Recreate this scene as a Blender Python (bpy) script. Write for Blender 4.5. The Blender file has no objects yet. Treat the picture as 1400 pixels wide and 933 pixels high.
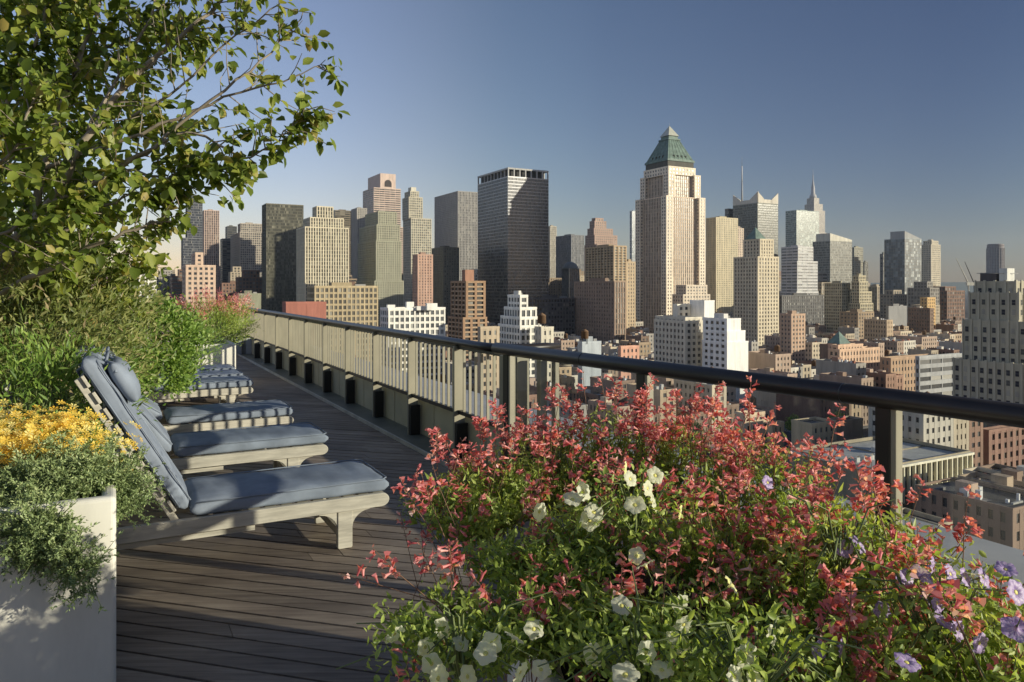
import bpy, math, random
import numpy as np
from mathutils import Vector, noise
random.seed(7); rng = np.random.default_rng(7)
C = bpy.context.scene.collection
R = math.radians
FPX, HOR = 1020.0, 392.0
CAMZ = 1.6
GZ = -60.0                                   # street level below the terrace
A = np.array([-0.4746, 0.8802, 0.0])         # street direction receding left
B = np.array([0.8802, 0.4746, 0.0])          # street direction receding right
UZ = np.array([0.0, 0.0, 1.0])
ROT = math.atan2(B[1], B[0])
def uv(u, v, z=0.0): return A*u + B*v + UZ*z
def pix(px, py, Y): return np.array([(px-700)/FPX*Y, Y, CAMZ - (py-HOR)/FPX*Y])

# ------------------------------------------------------------------ objects
def tag(o, label=None, cat=None, group=None, kind=None):
    if label: o['label'] = label
    if cat: o['category'] = cat
    if group: o['group'] = group
    if kind: o['kind'] = kind
    return o
def empty(name, loc=(0, 0, 0), rz=0.0, label=None, cat=None, group=None):
    o = bpy.data.objects.new(name, None); C.objects.link(o)
    o.location = tuple(float(c) for c in loc); o.rotation_euler = (0, 0, rz); o.empty_display_size = 0.2
    return tag(o, label, cat, group)
def copy_tree(o, parent=None):
    c = o.copy(); C.objects.link(c); c.parent = parent
    for ch in list(o.children): copy_tree(ch, c)
    return c

class MB:
    """collects quads / polygons with per-face colour, random and uv"""
    def __init__(self): self.V = []; self.F = []; self.col = []; self.uv = []; self.smooth = []
    def poly(self, pts, col=(1, 1, 1), uvs=None, smooth=False):
        n = len(self.V); self.V.extend([tuple(p) for p in pts])
        self.F.append(tuple(range(n, n+len(pts)))); self.col.append(col)
        self.uv.append(uvs or [(0, 0)]*len(pts)); self.smooth.append(smooth)
    def faces(self, pts, faces, col=(1, 1, 1), smooth=False):
        n = len(self.V); self.V.extend([tuple(p) for p in pts])
        for f in faces:
            self.F.append(tuple(n+i for i in f)); self.col.append(col); self.uv.append([(0, 0)]*len(f)); self.smooth.append(smooth)
    def box(self, lo, hi, col=(1, 1, 1), O=None, X=None, Y=None, sides='xXyYzZ'):
        x0, y0, z0 = lo; x1, y1, z1 = hi
        P = [(x0, y0, z0), (x1, y0, z0), (x1, y1, z0), (x0, y1, z0), (x0, y0, z1), (x1, y0, z1), (x1, y1, z1), (x0, y1, z1)]
        if X is not None:
            o = O if O is not None else np.zeros(3)
            P = [(o[0]+p[0]*X[0]+p[1]*Y[0], o[1]+p[0]*X[1]+p[1]*Y[1], p[2]) for p in P]
        fs = []
        if 'z' in sides: fs.append((0, 3, 2, 1))
        if 'Z' in sides: fs.append((4, 5, 6, 7))
        if 'y' in sides: fs.append((0, 1, 5, 4))
        if 'X' in sides: fs.append((1, 2, 6, 5))
        if 'Y' in sides: fs.append((2, 3, 7, 6))
        if 'x' in sides: fs.append((3, 0, 4, 7))
        self.faces(P, fs, col)
    def tube(self, pts, rad, n=6, col=(1, 1, 1), cap=True, smooth=True, sq=1.0):
        pts = [np.array(p, float) for p in pts]
        if not hasattr(rad, '__len__'): rad = [rad]*len(pts)
        base = len(self.V); up = np.array([0, 0, 1.0])
        for i, p in enumerate(pts):
            d = pts[min(i+1, len(pts)-1)] - pts[max(i-1, 0)]
            d = d/(np.linalg.norm(d)+1e-9)
            ref = up if abs(d[2]) < .95 else np.array([1.0, 0, 0])
            s = np.cross(d, ref); s /= np.linalg.norm(s)+1e-9
            t = np.cross(s, d)
            for k in range(n):
                a = 2*math.pi*k/n
                q = p + rad[i]*(math.cos(a)*s + math.sin(a)*t*sq)
                self.V.append(tuple(q))
        for i in range(len(pts)-1):
            for k in range(n):
                a0 = base+i*n+k; a1 = base+i*n+(k+1) % n
                self.F.append((a0, a1, a1+n, a0+n)); self.col.append(col); self.uv.append([(0, 0)]*4); self.smooth.append(smooth)
        if cap:
            for f in (tuple(base+k for k in range(n))[::-1], tuple(base+(len(pts)-1)*n+k for k in range(n))):
                self.F.append(f); self.col.append(col); self.uv.append([(0, 0)]*n); self.smooth.append(False)
    def lathe(self, c, prof, n=16, col=(1, 1, 1), smooth=True):
        base = len(self.V)
        for r, z in prof:
            for k in range(n):
                a = 2*math.pi*k/n
                self.V.append((c[0]+r*math.cos(a), c[1]+r*math.sin(a), c[2]+z))
        for i in range(len(prof)-1):
            for k in range(n):
                a0 = base+i*n+k; a1 = base+i*n+(k+1) % n
                self.F.append((a0, a1, a1+n, a0+n)); self.col.append(col); self.uv.append([(0, 0)]*4); self.smooth.append(smooth)
        for f in (tuple(base+k for k in range(n))[::-1], tuple(base+(len(prof)-1)*n+k for k in range(n))):
            self.F.append(f); self.col.append(col); self.uv.append([(0, 0)]*n); self.smooth.append(False)
    def prism(self, prof, y0, y1, col=(1, 1, 1)):
        """polygon prof in local xz, extruded along y"""
        n = len(prof)
        P = [(x, y0, z) for x, z in prof] + [(x, y1, z) for x, z in prof]
        fs = [tuple(range(n)), tuple(range(2*n-1, n-1, -1))] + [((i+1) % n, i, n+i, n+(i+1) % n) for i in range(n)]
        self.faces(P, fs, col)
    def build(self, name, mat, parent=None, org=None, bevel=0.0, label=None):
        if not self.F: return None
        me = bpy.data.meshes.new(name)
        V = np.array(self.V, dtype=np.float64)
        if org is not None: V = V - np.array(org)
        nl = [len(f) for f in self.F]; tot = sum(nl)
        me.vertices.add(len(V)); me.vertices.foreach_set('co', V.astype(np.float32).ravel())
        me.loops.add(tot); me.loops.foreach_set('vertex_index', np.array([i for f in self.F for i in f], dtype=np.int32))
        me.polygons.add(len(self.F))
        st = np.concatenate([[0], np.cumsum(nl)[:-1]]).astype(np.int32)
        me.polygons.foreach_set('loop_start', st)
        me.polygons.foreach_set('use_smooth', np.array(self.smooth, dtype=bool))
        at = me.attributes.new('col', 'FLOAT_COLOR', 'FACE')
        at.data.foreach_set('color', np.array([(c[0], c[1], c[2], 1.0) for c in self.col], dtype=np.float32).ravel())
        if any(u[0] != (0, 0) or u[-1] != (0, 0) for u in self.uv):
            ul = me.uv_layers.new(name='UVMap')
            ul.data.foreach_set('uv', np.array([c for u in self.uv for c in u], dtype=np.float32).ravel())
        me.update(calc_edges=True); me.validate()
        me.materials.append(mat)
        o = bpy.data.objects.new(name, me); C.objects.link(o)
        if parent is not None: o.parent = parent
        if bevel > 0:
            m = o.modifiers.new('bevel', 'BEVEL'); m.width = bevel; m.segments = 2; m.limit_method = 'ANGLE'; m.angle_limit = R(40)
        if label: o['label'] = label
        return o

# ------------------------------------------------------------------ scattered leaf meshes
def norm(a): return a/(np.linalg.norm(a, axis=-1, keepdims=True)+1e-9)
LEAF = (np.array([(0, 0, 0), (-.30, .32, .07), (-.26, .66, .04), (0, 1, -.10), (.26, .66, .04), (.30, .32, .07), (0, .5, -.05)], float),
        [(0, 6, 2, 1), (6, 3, 2), (0, 5, 4, 6), (6, 4, 3)])
NARROW = (np.array([(0, 0, 0), (-.11, .4, .03), (0, 1, -.14), (.11, .4, .03), (0, .45, -.03)], float), [(0, 4, 2, 1), (0, 3, 2, 4)])
NEEDLE = (np.array([(0, 0, 0), (-.09, .5, 0), (0, 1, 0), (.09, .5, 0)], float), [(0, 3, 2, 1)])
def scatter(name, tmpl, P, D, N, S, mat, parent=None, org=None, rnd=None, smooth=False, label=None):
    tv, tf = tmpl; n = len(P); P = np.asarray(P, float)
    if org is not None: P = P - np.array(org)
    Y = norm(np.asarray(D, float)); X = norm(np.cross(Y, np.asarray(N, float))); Z = np.cross(X, Y)
    S = np.asarray(S, float).reshape(n, 1, 1)
    W = (tv[None, :, 0:1]*X[:, None, :] + tv[None, :, 1:2]*Y[:, None, :] + tv[None, :, 2:3]*Z[:, None, :])*S + P[:, None, :]
    k = len(tv); V = W.reshape(-1, 3)
    loops = []; nl = []
    flat = np.concatenate([np.array(f) for f in tf]); ln = np.array([len(f) for f in tf])
    li = (np.arange(n)[:, None]*k + flat[None, :]).ravel().astype(np.int32)
    nls = np.tile(ln, n); st = np.concatenate([[0], np.cumsum(nls)[:-1]]).astype(np.int32)
    me = bpy.data.meshes.new(name)
    me.vertices.add(len(V)); me.vertices.foreach_set('co', V.astype(np.float32).ravel())
    me.loops.add(len(li)); me.loops.foreach_set('vertex_index', li)
    me.polygons.add(len(nls)); me.polygons.foreach_set('loop_start', st)
    if smooth: me.polygons.foreach_set('use_smooth', np.ones(len(nls), dtype=bool))
    if rnd is None: rnd = rng.random(n)
    at = me.attributes.new('rnd', 'FLOAT', 'FACE'); at.data.foreach_set('value', np.repeat(rnd, len(tf)).astype(np.float32))
    me.update(calc_edges=True)
    me.materials.append(mat)
    o = bpy.data.objects.new(name, me); C.objects.link(o)
    if parent is not None: o.parent = parent
    if label: o['label'] = label
    return o
def rdir(n, bias=(0, 0, 0)):
    return norm(rng.normal(size=(n, 3)) + np.array(bias))

# ------------------------------------------------------------------ materials
def nt(name):
    m = bpy.data.materials.new(name); m.use_nodes = True
    t = m.node_tree; t.nodes.clear()
    return m, t, t.nodes, t.links
def nd(N, typ, **kw):
    n = N.new(typ)
    for k, v in kw.items():
        if k == 'ins':
            for i, x in v.items(): n.inputs[i].default_value = x
        else: setattr(n, k, v)
    return n
def ramp(N, L, fac, stops):
    r = N.new('ShaderNodeValToRGB'); e = r.color_ramp.elements
    while len(e) < len(stops): e.new(.5)
    for el, (p, c) in zip(e, stops): el.position = p; el.color = (*c, 1)
    L.new(fac, r.inputs[0]); return r.outputs[0]
def out(N, L, sh):
    o = N.new('ShaderNodeOutputMaterial'); L.new(sh, o.inputs[0])
def simple(name, c, rough=.6, metal=0.0, var=.15, scale=6.0, bump=0.0, spec=.5, coat=0.0, streak=None):
    m, t, N, L = nt(name)
    tc = nd(N, 'ShaderNodeTexCoord'); src = tc.outputs['Object']
    if streak:
        mp = nd(N, 'ShaderNodeMapping'); mp.inputs['Scale'].default_value = streak; L.new(src, mp.inputs[0]); src = mp.outputs[0]
    nz = nd(N, 'ShaderNodeTexNoise', ins={'Scale': scale, 'Detail': 6.0, 'Roughness': .6}); L.new(src, nz.inputs['Vector'])
    lo = tuple(max(0, x*(1-var)) for x in c); hi = tuple(min(1, x*(1+var)) for x in c)
    col = ramp(N, L, nz.outputs[0], [(.3, lo), (.7, hi)])
    b = nd(N, 'ShaderNodeBsdfPrincipled', ins={'Roughness': rough, 'Metallic': metal})
    b.inputs['Specular IOR Level'].default_value = spec
    b.inputs['Coat Weight'].default_value = coat
    L.new(col, b.inputs['Base Color'])
    if bump:
        bp = nd(N, 'ShaderNodeBump', ins={'Strength': bump, 'Distance': .01}); L.new(nz.outputs[0], bp.inputs['Height']); L.new(bp.outputs[0], b.inputs['Normal'])
    out(N, L, b.outputs[0]); return m
def leafmat(name, stops, rough=.45, trans=.35, spec=.4):
    m, t, N, L = nt(name)
    a = nd(N, 'ShaderNodeAttribute', attribute_name='rnd')
    col = ramp(N, L, a.outputs['Fac'], stops)
    b = nd(N, 'ShaderNodeBsdfPrincipled', ins={'Roughness': rough}); b.inputs['Specular IOR Level'].default_value = spec
    L.new(col, b.inputs['Base Color'])
    tr = nd(N, 'ShaderNodeBsdfTranslucent')
    mx = nd(N, 'ShaderNodeMixRGB', blend_type='MULTIPLY'); mx.inputs[0].default_value = 1; mx.inputs[2].default_value = (1.5, 1.45, .7, 1)
    L.new(col, mx.inputs[1]); L.new(mx.outputs[0], tr.inputs[0])
    ms = nd(N, 'ShaderNodeMixShader'); ms.inputs[0].default_value = trans
    L.new(b.outputs[0], ms.inputs[1]); L.new(tr.outputs[0], ms.inputs[2]); out(N, L, ms.outputs[0]); return m
def wallmat():
    m, t, N, L = nt('building_wall')
    a = nd(N, 'ShaderNodeAttribute', attribute_name='col')
    g = nd(N, 'ShaderNodeNewGeometry')
    mp = nd(N, 'ShaderNodeMapping'); mp.inputs['Scale'].default_value = (.35, .35, .06); L.new(g.outputs['Position'], mp.inputs[0])
    nz = nd(N, 'ShaderNodeTexNoise', ins={'Scale': 1.0, 'Detail': 8.0, 'Roughness': .7}); L.new(mp.outputs[0], nz.inputs['Vector'])
    v = ramp(N, L, nz.outputs[0], [(.28, (.82, .81, .80)), (.72, (1.36, 1.33, 1.28))])
    mx = nd(N, 'ShaderNodeMixRGB', blend_type='MULTIPLY'); mx.inputs[0].default_value = 1
    L.new(a.outputs['Color'], mx.inputs[1]); L.new(v, mx.inputs[2])
    b = nd(N, 'ShaderNodeBsdfPrincipled', ins={'Roughness': .8}); b.inputs['Specular IOR Level'].default_value = .3
    L.new(mx.outputs[0], b.inputs['Base Color']); out(N, L, b.outputs[0]); return m
def glazmat():
    """window glass: a cell per window from the uv, some with blinds"""
    m, t, N, L = nt('window_glazing')
    u = nd(N, 'ShaderNodeUVMap'); fl = nd(N, 'ShaderNodeVectorMath', operation='FLOOR'); L.new(u.outputs[0], fl.inputs[0])
    wn = nd(N, 'ShaderNodeTexWhiteNoise', noise_dimensions='2D'); L.new(fl.outputs[0], wn.inputs['Vector'])
    a = nd(N, 'ShaderNodeAttribute', attribute_name='col')
    mr = nd(N, 'ShaderNodeMath', operation='POWER', ins={1: 7.0}); L.new(wn.outputs['Value'], mr.inputs[0])
    m2 = nd(N, 'ShaderNodeMath', operation='MULTIPLY_ADD', ins={1: .8, 2: .6}); L.new(wn.outputs['Value'], m2.inputs[0])
    vm = nd(N, 'ShaderNodeVectorMath', operation='SCALE'); L.new(a.outputs['Color'], vm.inputs[0]); L.new(m2.outputs[0], vm.inputs['Scale'])
    va = nd(N, 'ShaderNodeVectorMath', operation='MULTIPLY_ADD'); L.new(mr.outputs[0], va.inputs[0]); va.inputs[1].default_value = (.20, .18, .13); L.new(vm.outputs[0], va.inputs[2]); vm = va
    rg = nd(N, 'ShaderNodeMath', operation='MULTIPLY_ADD', ins={1: .25, 2: .27}); L.new(mr.outputs[0], rg.inputs[0])
    b = nd(N, 'ShaderNodeBsdfPrincipled'); b.inputs['Specular IOR Level'].default_value = .8
    L.new(vm.outputs[0], b.inputs['Base Color']); L.new(rg.outputs[0], b.inputs['Roughness'])
    # slight waviness of panes
    nz = nd(N, 'ShaderNodeTexNoise', ins={'Scale': .35, 'Detail': 2.0}); g = nd(N, 'ShaderNodeNewGeometry'); L.new(g.outputs['Position'], nz.inputs['Vector'])
    bp = nd(N, 'ShaderNodeBump', ins={'Strength': .12, 'Distance': .6}); L.new(nz.outputs[0], bp.inputs['Height']); L.new(bp.outputs[0], b.inputs['Normal'])
    out(N, L, b.outputs[0]); return m
WALL = wallmat(); GLAZ = glazmat()
METAL = simple('anodised_cladding', (.26, .26, .27), .38, .85, .15, .05)
# ================================================================== CITY
def bright(c, k): return tuple(x*k for x in c)
ST = {  # bay, pier width, floor height, spandrel height, depth
 'punched': (3.4, 1.7, 3.4, 1.7, .35), 'punched_wide': (4.6, 2.0, 3.5, 1.8, .35), 'grid': (3.0, 1.0, 3.7, 1.3, .35),
 'ribs': (2.6, 1.1, 3.8, .5, .45), 'bands': (9.0, .5, 3.8, 2.0, .3), 'glass': (3.2, .16, 3.9, .5, .12), 'curtain': (1.6, .25, 3.7, .9, .18),
 'deco': (3.6, 1.9, 3.6, 1.5, .45), 'slab': (3.2, 1.9, 2.9, 1.35, .35), 'low': (2.6, 1.45, 3.5, 1.75, .25), 'balcony': (6.0, 1.6, 2.9, 1.1, .9), 'blank': (40, 39.5, 60, 59.4, .2)}
def tier(W, G, O, a0, a1, b0, b1, z0, z1, style, col, gcol, left_style=None, k=1.0, roofcol=None, back=True, parap=.9, spcol=None):
    """a block with recessed glazing behind piers and spandrels; a along B, b along A from O"""
    sp0 = spcol or bright(col, .93)
    faces = [('f', style), ('l', left_style or style), ('r', style)] + ([('b', style)] if back else [])
    dmax = 0.0
    for fn, stn in faces: dmax = max(dmax, ST[stn][4])
    d = dmax
    # glazing core
    ca0, ca1, cb0, cb1 = a0+d, a1-d, b0+d, b1-d
    P = lambda a, b, z: O + B*a + A*b + UZ*z
    off = random.randint(0, 500)
    for fn, stn in faces:
        bay, pw, fh, sh, dd = ST[stn]; bay *= k; pw *= k; fh *= k; sh *= k
        if fn in 'fb': L0, L1 = a0, a1
        else: L0, L1 = b0, b1
        pw = min(pw, (L1-L0)*.49); fh = min(fh, z1-z0); sh = min(sh, fh*.97)
        if stn == 'blank': pw = (L1-L0)*.49; sh = (z1-z0)*.98; fh = z1-z0
        n = max(1, round((L1-L0-pw)/bay)); bw = (L1-L0-pw)/n
        nf = max(1, round((z1-z0)/fh)); fhh = (z1-z0)/nf
        ul, zz0, zz1 = n, 0, nf
        if fn == 'f': q = [P(ca0, cb0, z0), P(ca1, cb0, z0), P(ca1, cb0, z1-.1), P(ca0, cb0, z1-.1)]
        elif fn == 'b': q = [P(ca1, cb1, z0), P(ca0, cb1, z0), P(ca0, cb1, z1-.1), P(ca1, cb1, z1-.1)]
        elif fn == 'l': q = [P(ca0, cb1, z0), P(ca0, cb0, z0), P(ca0, cb0, z1-.1), P(ca0, cb1, z1-.1)]
        else: q = [P(ca1, cb0, z0), P(ca1, cb1, z0), P(ca1, cb1, z1-.1), P(ca1, cb0, z1-.1)]
        G.poly(q, gcol, [(off+.01, .01+off), (off+n-.01, .01+off), (off+n-.01, off+nf-.01), (off+.01, off+nf-.01)])
        # piers (full height) and spandrels (3 cm behind the piers' face)
        def bx(l0, l1, e, zz0, zz1, c, s):
            if fn == 'f': W.box((l0, b0+e, zz0), (l1, b0+d+.02, zz1), c, O, B, A, s)
            elif fn == 'b': W.box((l0, b1-d-.02, zz0), (l1, b1-e, zz1), c, O, B, A, s.replace('y', 'Y'))
            elif fn == 'l': W.box((a0+e, l0, zz0), (a0+d+.02, l1, zz1), c, O, B, A, s.replace('x', 'w').replace('y', 'x').replace('X', 'Y').replace('w', 'y'))
            else: W.box((a1-d-.02, l0, zz0), (a1-e, l1, zz1), c, O, B, A, s.replace('x', 'w').replace('y', 'X').replace('w', 'y')+'Y')
        for i in range(n+1):
            l = L0 + i*bw
            if i == 0 or i == n:
                continue
            bx(l, l+pw, 0, z0, z1-.05, col, 'xXyY')
        for j in range(nf+1):
            zz = z0 + j*fhh
            bx(L0+pw*.5, L1-pw*.5, .06 if stn != 'bands' else -.05, max(z0, zz-sh*.5), min(z1-.05, zz+sh*.5), sp0, 'yzZ')
    pw = min(ST[style][1]*k, (a1-a0)*.49); pl = min(ST[left_style or style][1]*k, (b1-b0)*.49)
    for (ca, cb) in ((a0, b0), (a1-pw, b0), (a0, b1-pl), (a1-pw, b1-pl)):     # solid corners
        W.box((ca, cb, z0), (ca+pw, cb+pl, z1-.05), col, O, B, A, 'xXyY')
    # parapet and roof
    rc = roofcol or (.16, .15, .14)
    W.box((a0+d, b0+d, z1-.6), (a1-d, b1-d, z1-.3), rc, O, B, A, 'Z')
    t = max(.3, d)
    pc = bright(col, 1.05)
    W.box((a0-.06, b0-.06, z1-.05), (a1+.06, b0+t, z1+parap), pc, O, B, A)
    W.box((a0-.06, b1-t, z1-.05), (a1+.06, b1+.06, z1+parap), pc, O, B, A)
    W.box((a0-.06, b0+t, z1-.05), (a0+t, b1-t, z1+parap), pc, O, B, A)
    W.box((a1-t, b0+t, z1-.05), (a1+.06, b1-t, z1+parap), pc, O, B, A)
def solve(x0, xc, x1, Z, dep=30.0):
    Xc = (xc-700)/FPX*Z; t0 = (x0-700)/FPX; t1 = (x1-700)/FPX
    den = .4746+.8802*t0
    a = (Xc-t0*Z)/den if (xc-x0) > 1 and den > .12 else dep
    b = (t1*Z-Xc)/(.8802-.4746*t1)
    return np.array([Xc, Z, 0.0]), max(2.0, b), max(2.0, min(a, 120))
def zt(y, Z): return CAMZ + (HOR-y)/FPX*Z
HERO = []
HCOL = {}
def water_tank(parent, pos, s=1.0, name='water_tank', org=None):
    m = MB(); c = (.16, .10, .06)
    for dx, dy in ((-1, -1), (1, -1), (1, 1), (-1, 1)):
        m.box((pos[0]+dx*1.2*s-.12, pos[1]+dy*1.2*s-.12, pos[2]), (pos[0]+dx*1.2*s+.12, pos[1]+dy*1.2*s+.12, pos[2]+2.6*s), (.08, .08, .08))
    m.lathe((pos[0], pos[1], pos[2]+2.6*s), [(1.9*s, 0), (1.8*s, 3.4*s), (1.95*s, 3.45*s), (.1*s, 4.7*s)], 12, c)
    return m.build(name, WALL, parent, org)
def hero(name, label, tiers, Z, style, col, gcol=(.045, .05, .058), cat='building', k=1.0, dep=30, left=None, tanks=0, bulk=True, group=None, extra=None, spcol=None, roofcol=None, z0=GZ, wmat=None):
    """tiers: (x0, xc, x1, ytop[, inset depth]) from the ground up"""
    W, G, D = MB(), MB(), MB(); zb = z0; first = None; last = None
    for t in tiers:
        x0, xc, x1, y = t[:4]; dz = t[4] if len(t) > 4 else 0.0
        O, b, a = solve(x0, xc, x1, Z+dz, dep)
        z1 = zt(y, Z+dz)
        tier(W, G, O, 0, b, 0, a, zb, z1, style, col, gcol, left, k, spcol=spcol, roofcol=roofcol)
        if first is None: first = (O, b, a)
        last = (O, b, a, z1); zb = z1-.3
    O, b, a = first; org = O + B*b/2 + A*a/2 + UZ*z0
    root = empty(name, org, 0, label, cat, group)
    W.build('wall', wmat or WALL, root, org); G.build('glazing', GLAZ, root, org)
    O2, b2, a2, z1 = last
    if bulk:
        D.box((b2*.3, a2*.3, z1-.4), (b2*.62, a2*.7, z1+3.2*k), bright(col, .8), O2, B, A)
        D.box((b2*.68, a2*.35, z1-.4), (b2*.85, a2*.55, z1+2.0*k), (.3, .3, .3), O2, B, A)
        D.build('bulkhead', WALL, root, org)
    for i in range(tanks):
        p = O2 + B*b2*(.2+.5*i) + A*a2*.3; water_tank(root, (p[0], p[1], z1-.3), 1.0, org=org)
    HERO.append((min(t[0] for t in tiers), max(t[2] for t in tiers), min(t[3] for t in tiers), Z, O, b, a))
    return root, org, last

cream = (.62, .55, .43); tan = (.46, .38, .28); pinkb = (.55, .38, .29); white = (.78, .76, .70); brown = (.28, .19, .13); grey = (.36, .35, .33)
dark = (.08, .08, .085); olive = (.33, .34, .27); redb = (.38, .15, .10); limes = (.52, .47, .38)
navy = (.035, .04, .055); teal = (.06, .11, .11)
S = 'skyline office towers'
hero('glass_tower', 'dark gridded glass tower behind the tree branches, leftmost tall one', [(229, 250, 277, 326), (246, 256, 277, 268, 3)], 1100, 'curtain', (.2, .21, .23), navy)
hero('office_tower', 'slim pink granite tower with its lower part in shade, right of the dark gridded one', [(272, 279, 300, 288)], 1200, 'ribs', (.55, .42, .36))
hero('grid_building', 'white gridded apartment slab showing low between the leaves at the far left', [(182, 190, 214, 374)], 620, 'punched_wide', white)
hero('apartment_tower', 'low pinkish beige apartment block with one tall rooftop box, left of the dark slab', [(249, 254, 295, 364), (264, 267, 278, 347, 4)], 520, 'punched', (.60, .45, .35), bulk=False)
hero('office_tower', 'dark louvred tower top peeping out left of the stepped beige tower', [(301, 304, 316, 327), (308, 311, 324, 310, 12)], 1300, 'bands', (.13, .13, .12), navy)
hero('office_tower', 'beige horizontally banded tower with a recessed notch, left of the dark slab', [(315, 328, 359, 318), (325, 329, 358, 306, 8)], 1200, 'grid', (.46, .41, .35))
r_, o_, l_ = hero('office_slab', 'dark bronze office slab with scattered lit blinds, left of the cream tower', [(358, 364, 415, 279)], 900, 'curtain', (.19, .18, .14), (.07, .07, .05), bulk=False, spcol=(.13, .125, .10))
hero('apartment_tower', 'cream ribbed apartment tower with an open colonnade crown, right of the dark slab', [(405, 417, 477, 311), (414, 424, 470, 298, 5), (427, 433, 456, 283, 8)], 750, 'ribs', (.66, .60, .46), (.05, .05, .04), bulk=False)
hero('office_tower', 'dark brown tower half hidden behind the cream ribbed tower', [(452, 458, 485, 288)], 1300, 'bands', (.22, .19, .15), (.04, .04, .03))
hero('office_tower', 'plain grey tower edge left of the green stepped tower', [(480, 488, 502, 285)], 1250, 'slab', (.38, .36, .33))
hero('brick_building', 'low salmon red brick building with one chimney above the handrail', [(386, 391, 446, 416)], 340, 'blank', (.36, .15, .115), bulk=False)
hero('apartment_block', 'wide tan apartment block with pale window panels above the handrail', [(420, 430, 517, 393)], 430, 'grid', (.45, .37, .24), (.12, .11, .09), k=.9)
hero('low_building', 'low olive flat roofed building left of the foot of the dark slab', [(323, 326, 357, 403)], 600, 'blank', (.26, .27, .20))
r_, o_, l_ = hero('office_tower', 'pink and white banded tower topped by a box with an arched window', [(496, 511, 551, 310), (496, 511, 548, 257, 0)], 1300, 'bands', (.60, .48, .42), (.05, .05, .05), bulk=False)
def topbox(root, org, name, x0, xc, x1, y0, y1, Z, col, dep=20, mat=None):
    O, b, a = solve(x0, xc, x1, Z, dep); m = MB(); m.box((0, 0, zt(y1, Z)), (b, a, zt(y0, Z)), col, O, B, A); return m.build(name, mat or WALL, root, org), O, b, a
_, O, b, a = topbox(r_, o_, 'penthouse', 503, 520, 541, 237, 257.2, 1310, (.60, .48, .42))
m = MB(); zc = zt(252, 1310)
pts = [O + B*(b*.5+6.5*math.cos(t)) - A*.2 + UZ*(zc+2+6.5*math.sin(t)) for t in np.linspace(0, math.pi, 13)] + [O + B*(b*.5-6.5) - A*.2 + UZ*(zc-4), O + B*(b*.5+6.5) - A*.2 + UZ*(zc-4)]
m.poly(pts, (.07, .06, .06)); m.build('arched_window', WALL, r_, o_)
hero('office_tower', 'greenish grey stepped tower standing before the arch topped one', [(487, 512, 552, 385), (489, 514, 549, 330, 3), (491, 515, 547, 308, 6), (499, 517, 543, 290, 9)], 780, 'punched', (.36, .36, .28), (.05, .055, .05), k=.75, bulk=True)
r_, o_, l_ = hero('office_tower', 'glassy stepped tower with a small pointed crown between the arch topped and the grey tower', [(551, 562, 590, 299), (550, 559, 578, 270, 4), (553, 561, 573, 262, 7)], 1090, 'grid', (.54, .50, .40), (.12, .13, .12), bulk=False)
_, O, b, a = topbox(r_, o_, 'crown', 558, 562, 569, 256, 263, 1100, (.6, .58, .5))
hero('brick_tower', 'slim pinkish brick apartment tower in front of the glassy stepped tower', [(564, 571, 592, 349)], 700, 'slab', (.50, .33, .26), k=.9)
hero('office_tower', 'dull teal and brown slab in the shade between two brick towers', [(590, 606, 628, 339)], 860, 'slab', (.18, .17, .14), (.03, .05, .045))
hero('office_tower', 'tall grey slab tower with a blank left side, left of the black tower', [(594, 626, 657, 262)], 1150, 'ribs', (.36, .35, .34), (.06, .065, .07), left='slab')
hero('office_tower', 'small glass tower squeezed between the grey slab and the black tower', [(642, 648, 660, 301)], 1180, 'curtain', (.35, .36, .36), (.08, .09, .1))
# the black tower with an open top storey
BTZ = 818
r_, o_, l_ = hero('black_tower', 'tall black glass tower with an open top storey, crossed by a spire shadow', [(653, 694.5, 750, 242)], BTZ, 'curtain', (.46, .46, .46), (.018, .02, .028), bulk=False, wmat=METAL)
O, b, a, z1 = l_
m = MB(); za, zb = z1+.95, zt(229, BTZ)
for i in range(8):
    for bb in (0, a-1.2):
        m.box((i*(b-1.4)/7, bb, za-.1), (i*(b-1.4)/7+1.4, bb+1.2, zb-1.8), (.42, .42, .42), O, B, A)
for i in range(1, 9):
    for aa in (0, b-1.2): m.box((aa, i*(a-1.4)/9, za-.1), (aa+1.2, i*(a-1.4)/9+1.2, zb-1.8), (.42, .42, .42), O, B, A)
m.box((-.1, -.1, zb-1.8), (b+.1, a+.1, zb), (.45, .45, .44), O, B, A)
m.build('open_top_storey', WALL, r_, o_)
m = MB(); m.box((4, 4, z1), (b-4, a-4, zb-1.9), (.05, .05, .05), O, B, A); m.build('plant_room', WALL, r_, o_)
r_, o_, l_ = hero('brick_tower', 'brown brick tower with stacked balconies and square chimney, left of the white ziggurat', [(612, 633, 666, 436), (616, 637, 664, 386, 2)], 480, 'balcony', (.34, .22, .14), (.05, .045, .04), bulk=False, spcol=(.42, .30, .20))
topbox(r_, o_, 'chimney', 632, 636, 648, 369, 386.6, 492, (.36, .20, .14), 8)
r_, o_, l_ = hero('white_building', 'wide white stepped building low above the handrail', [(520, 531, 609, 424)], 335, 'grid', (.80, .78, .72), (.10, .11, .12), k=.8, bulk=False)
for (q0, q1, qy) in ((530, 541, 417), (556, 566, 413), (570, 582, 419), (584, 598, 415)):
    topbox(r_, o_, 'penthouse', q0-2, q0, q1, qy, 424.5, 340, (.78, .77, .72), 7)
r_, o_, l_ = hero('white_building', 'white ziggurat building with terraces and a bright blank side, before the black tower', [(681, 711, 740, 448), (684, 711, 738, 436, 2), (689, 711, 734, 423, 5), (694, 711, 722, 406, 8)], 330, 'grid', (.80, .78, .72), (.06, .07, .08), k=.85, tanks=0)
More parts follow.
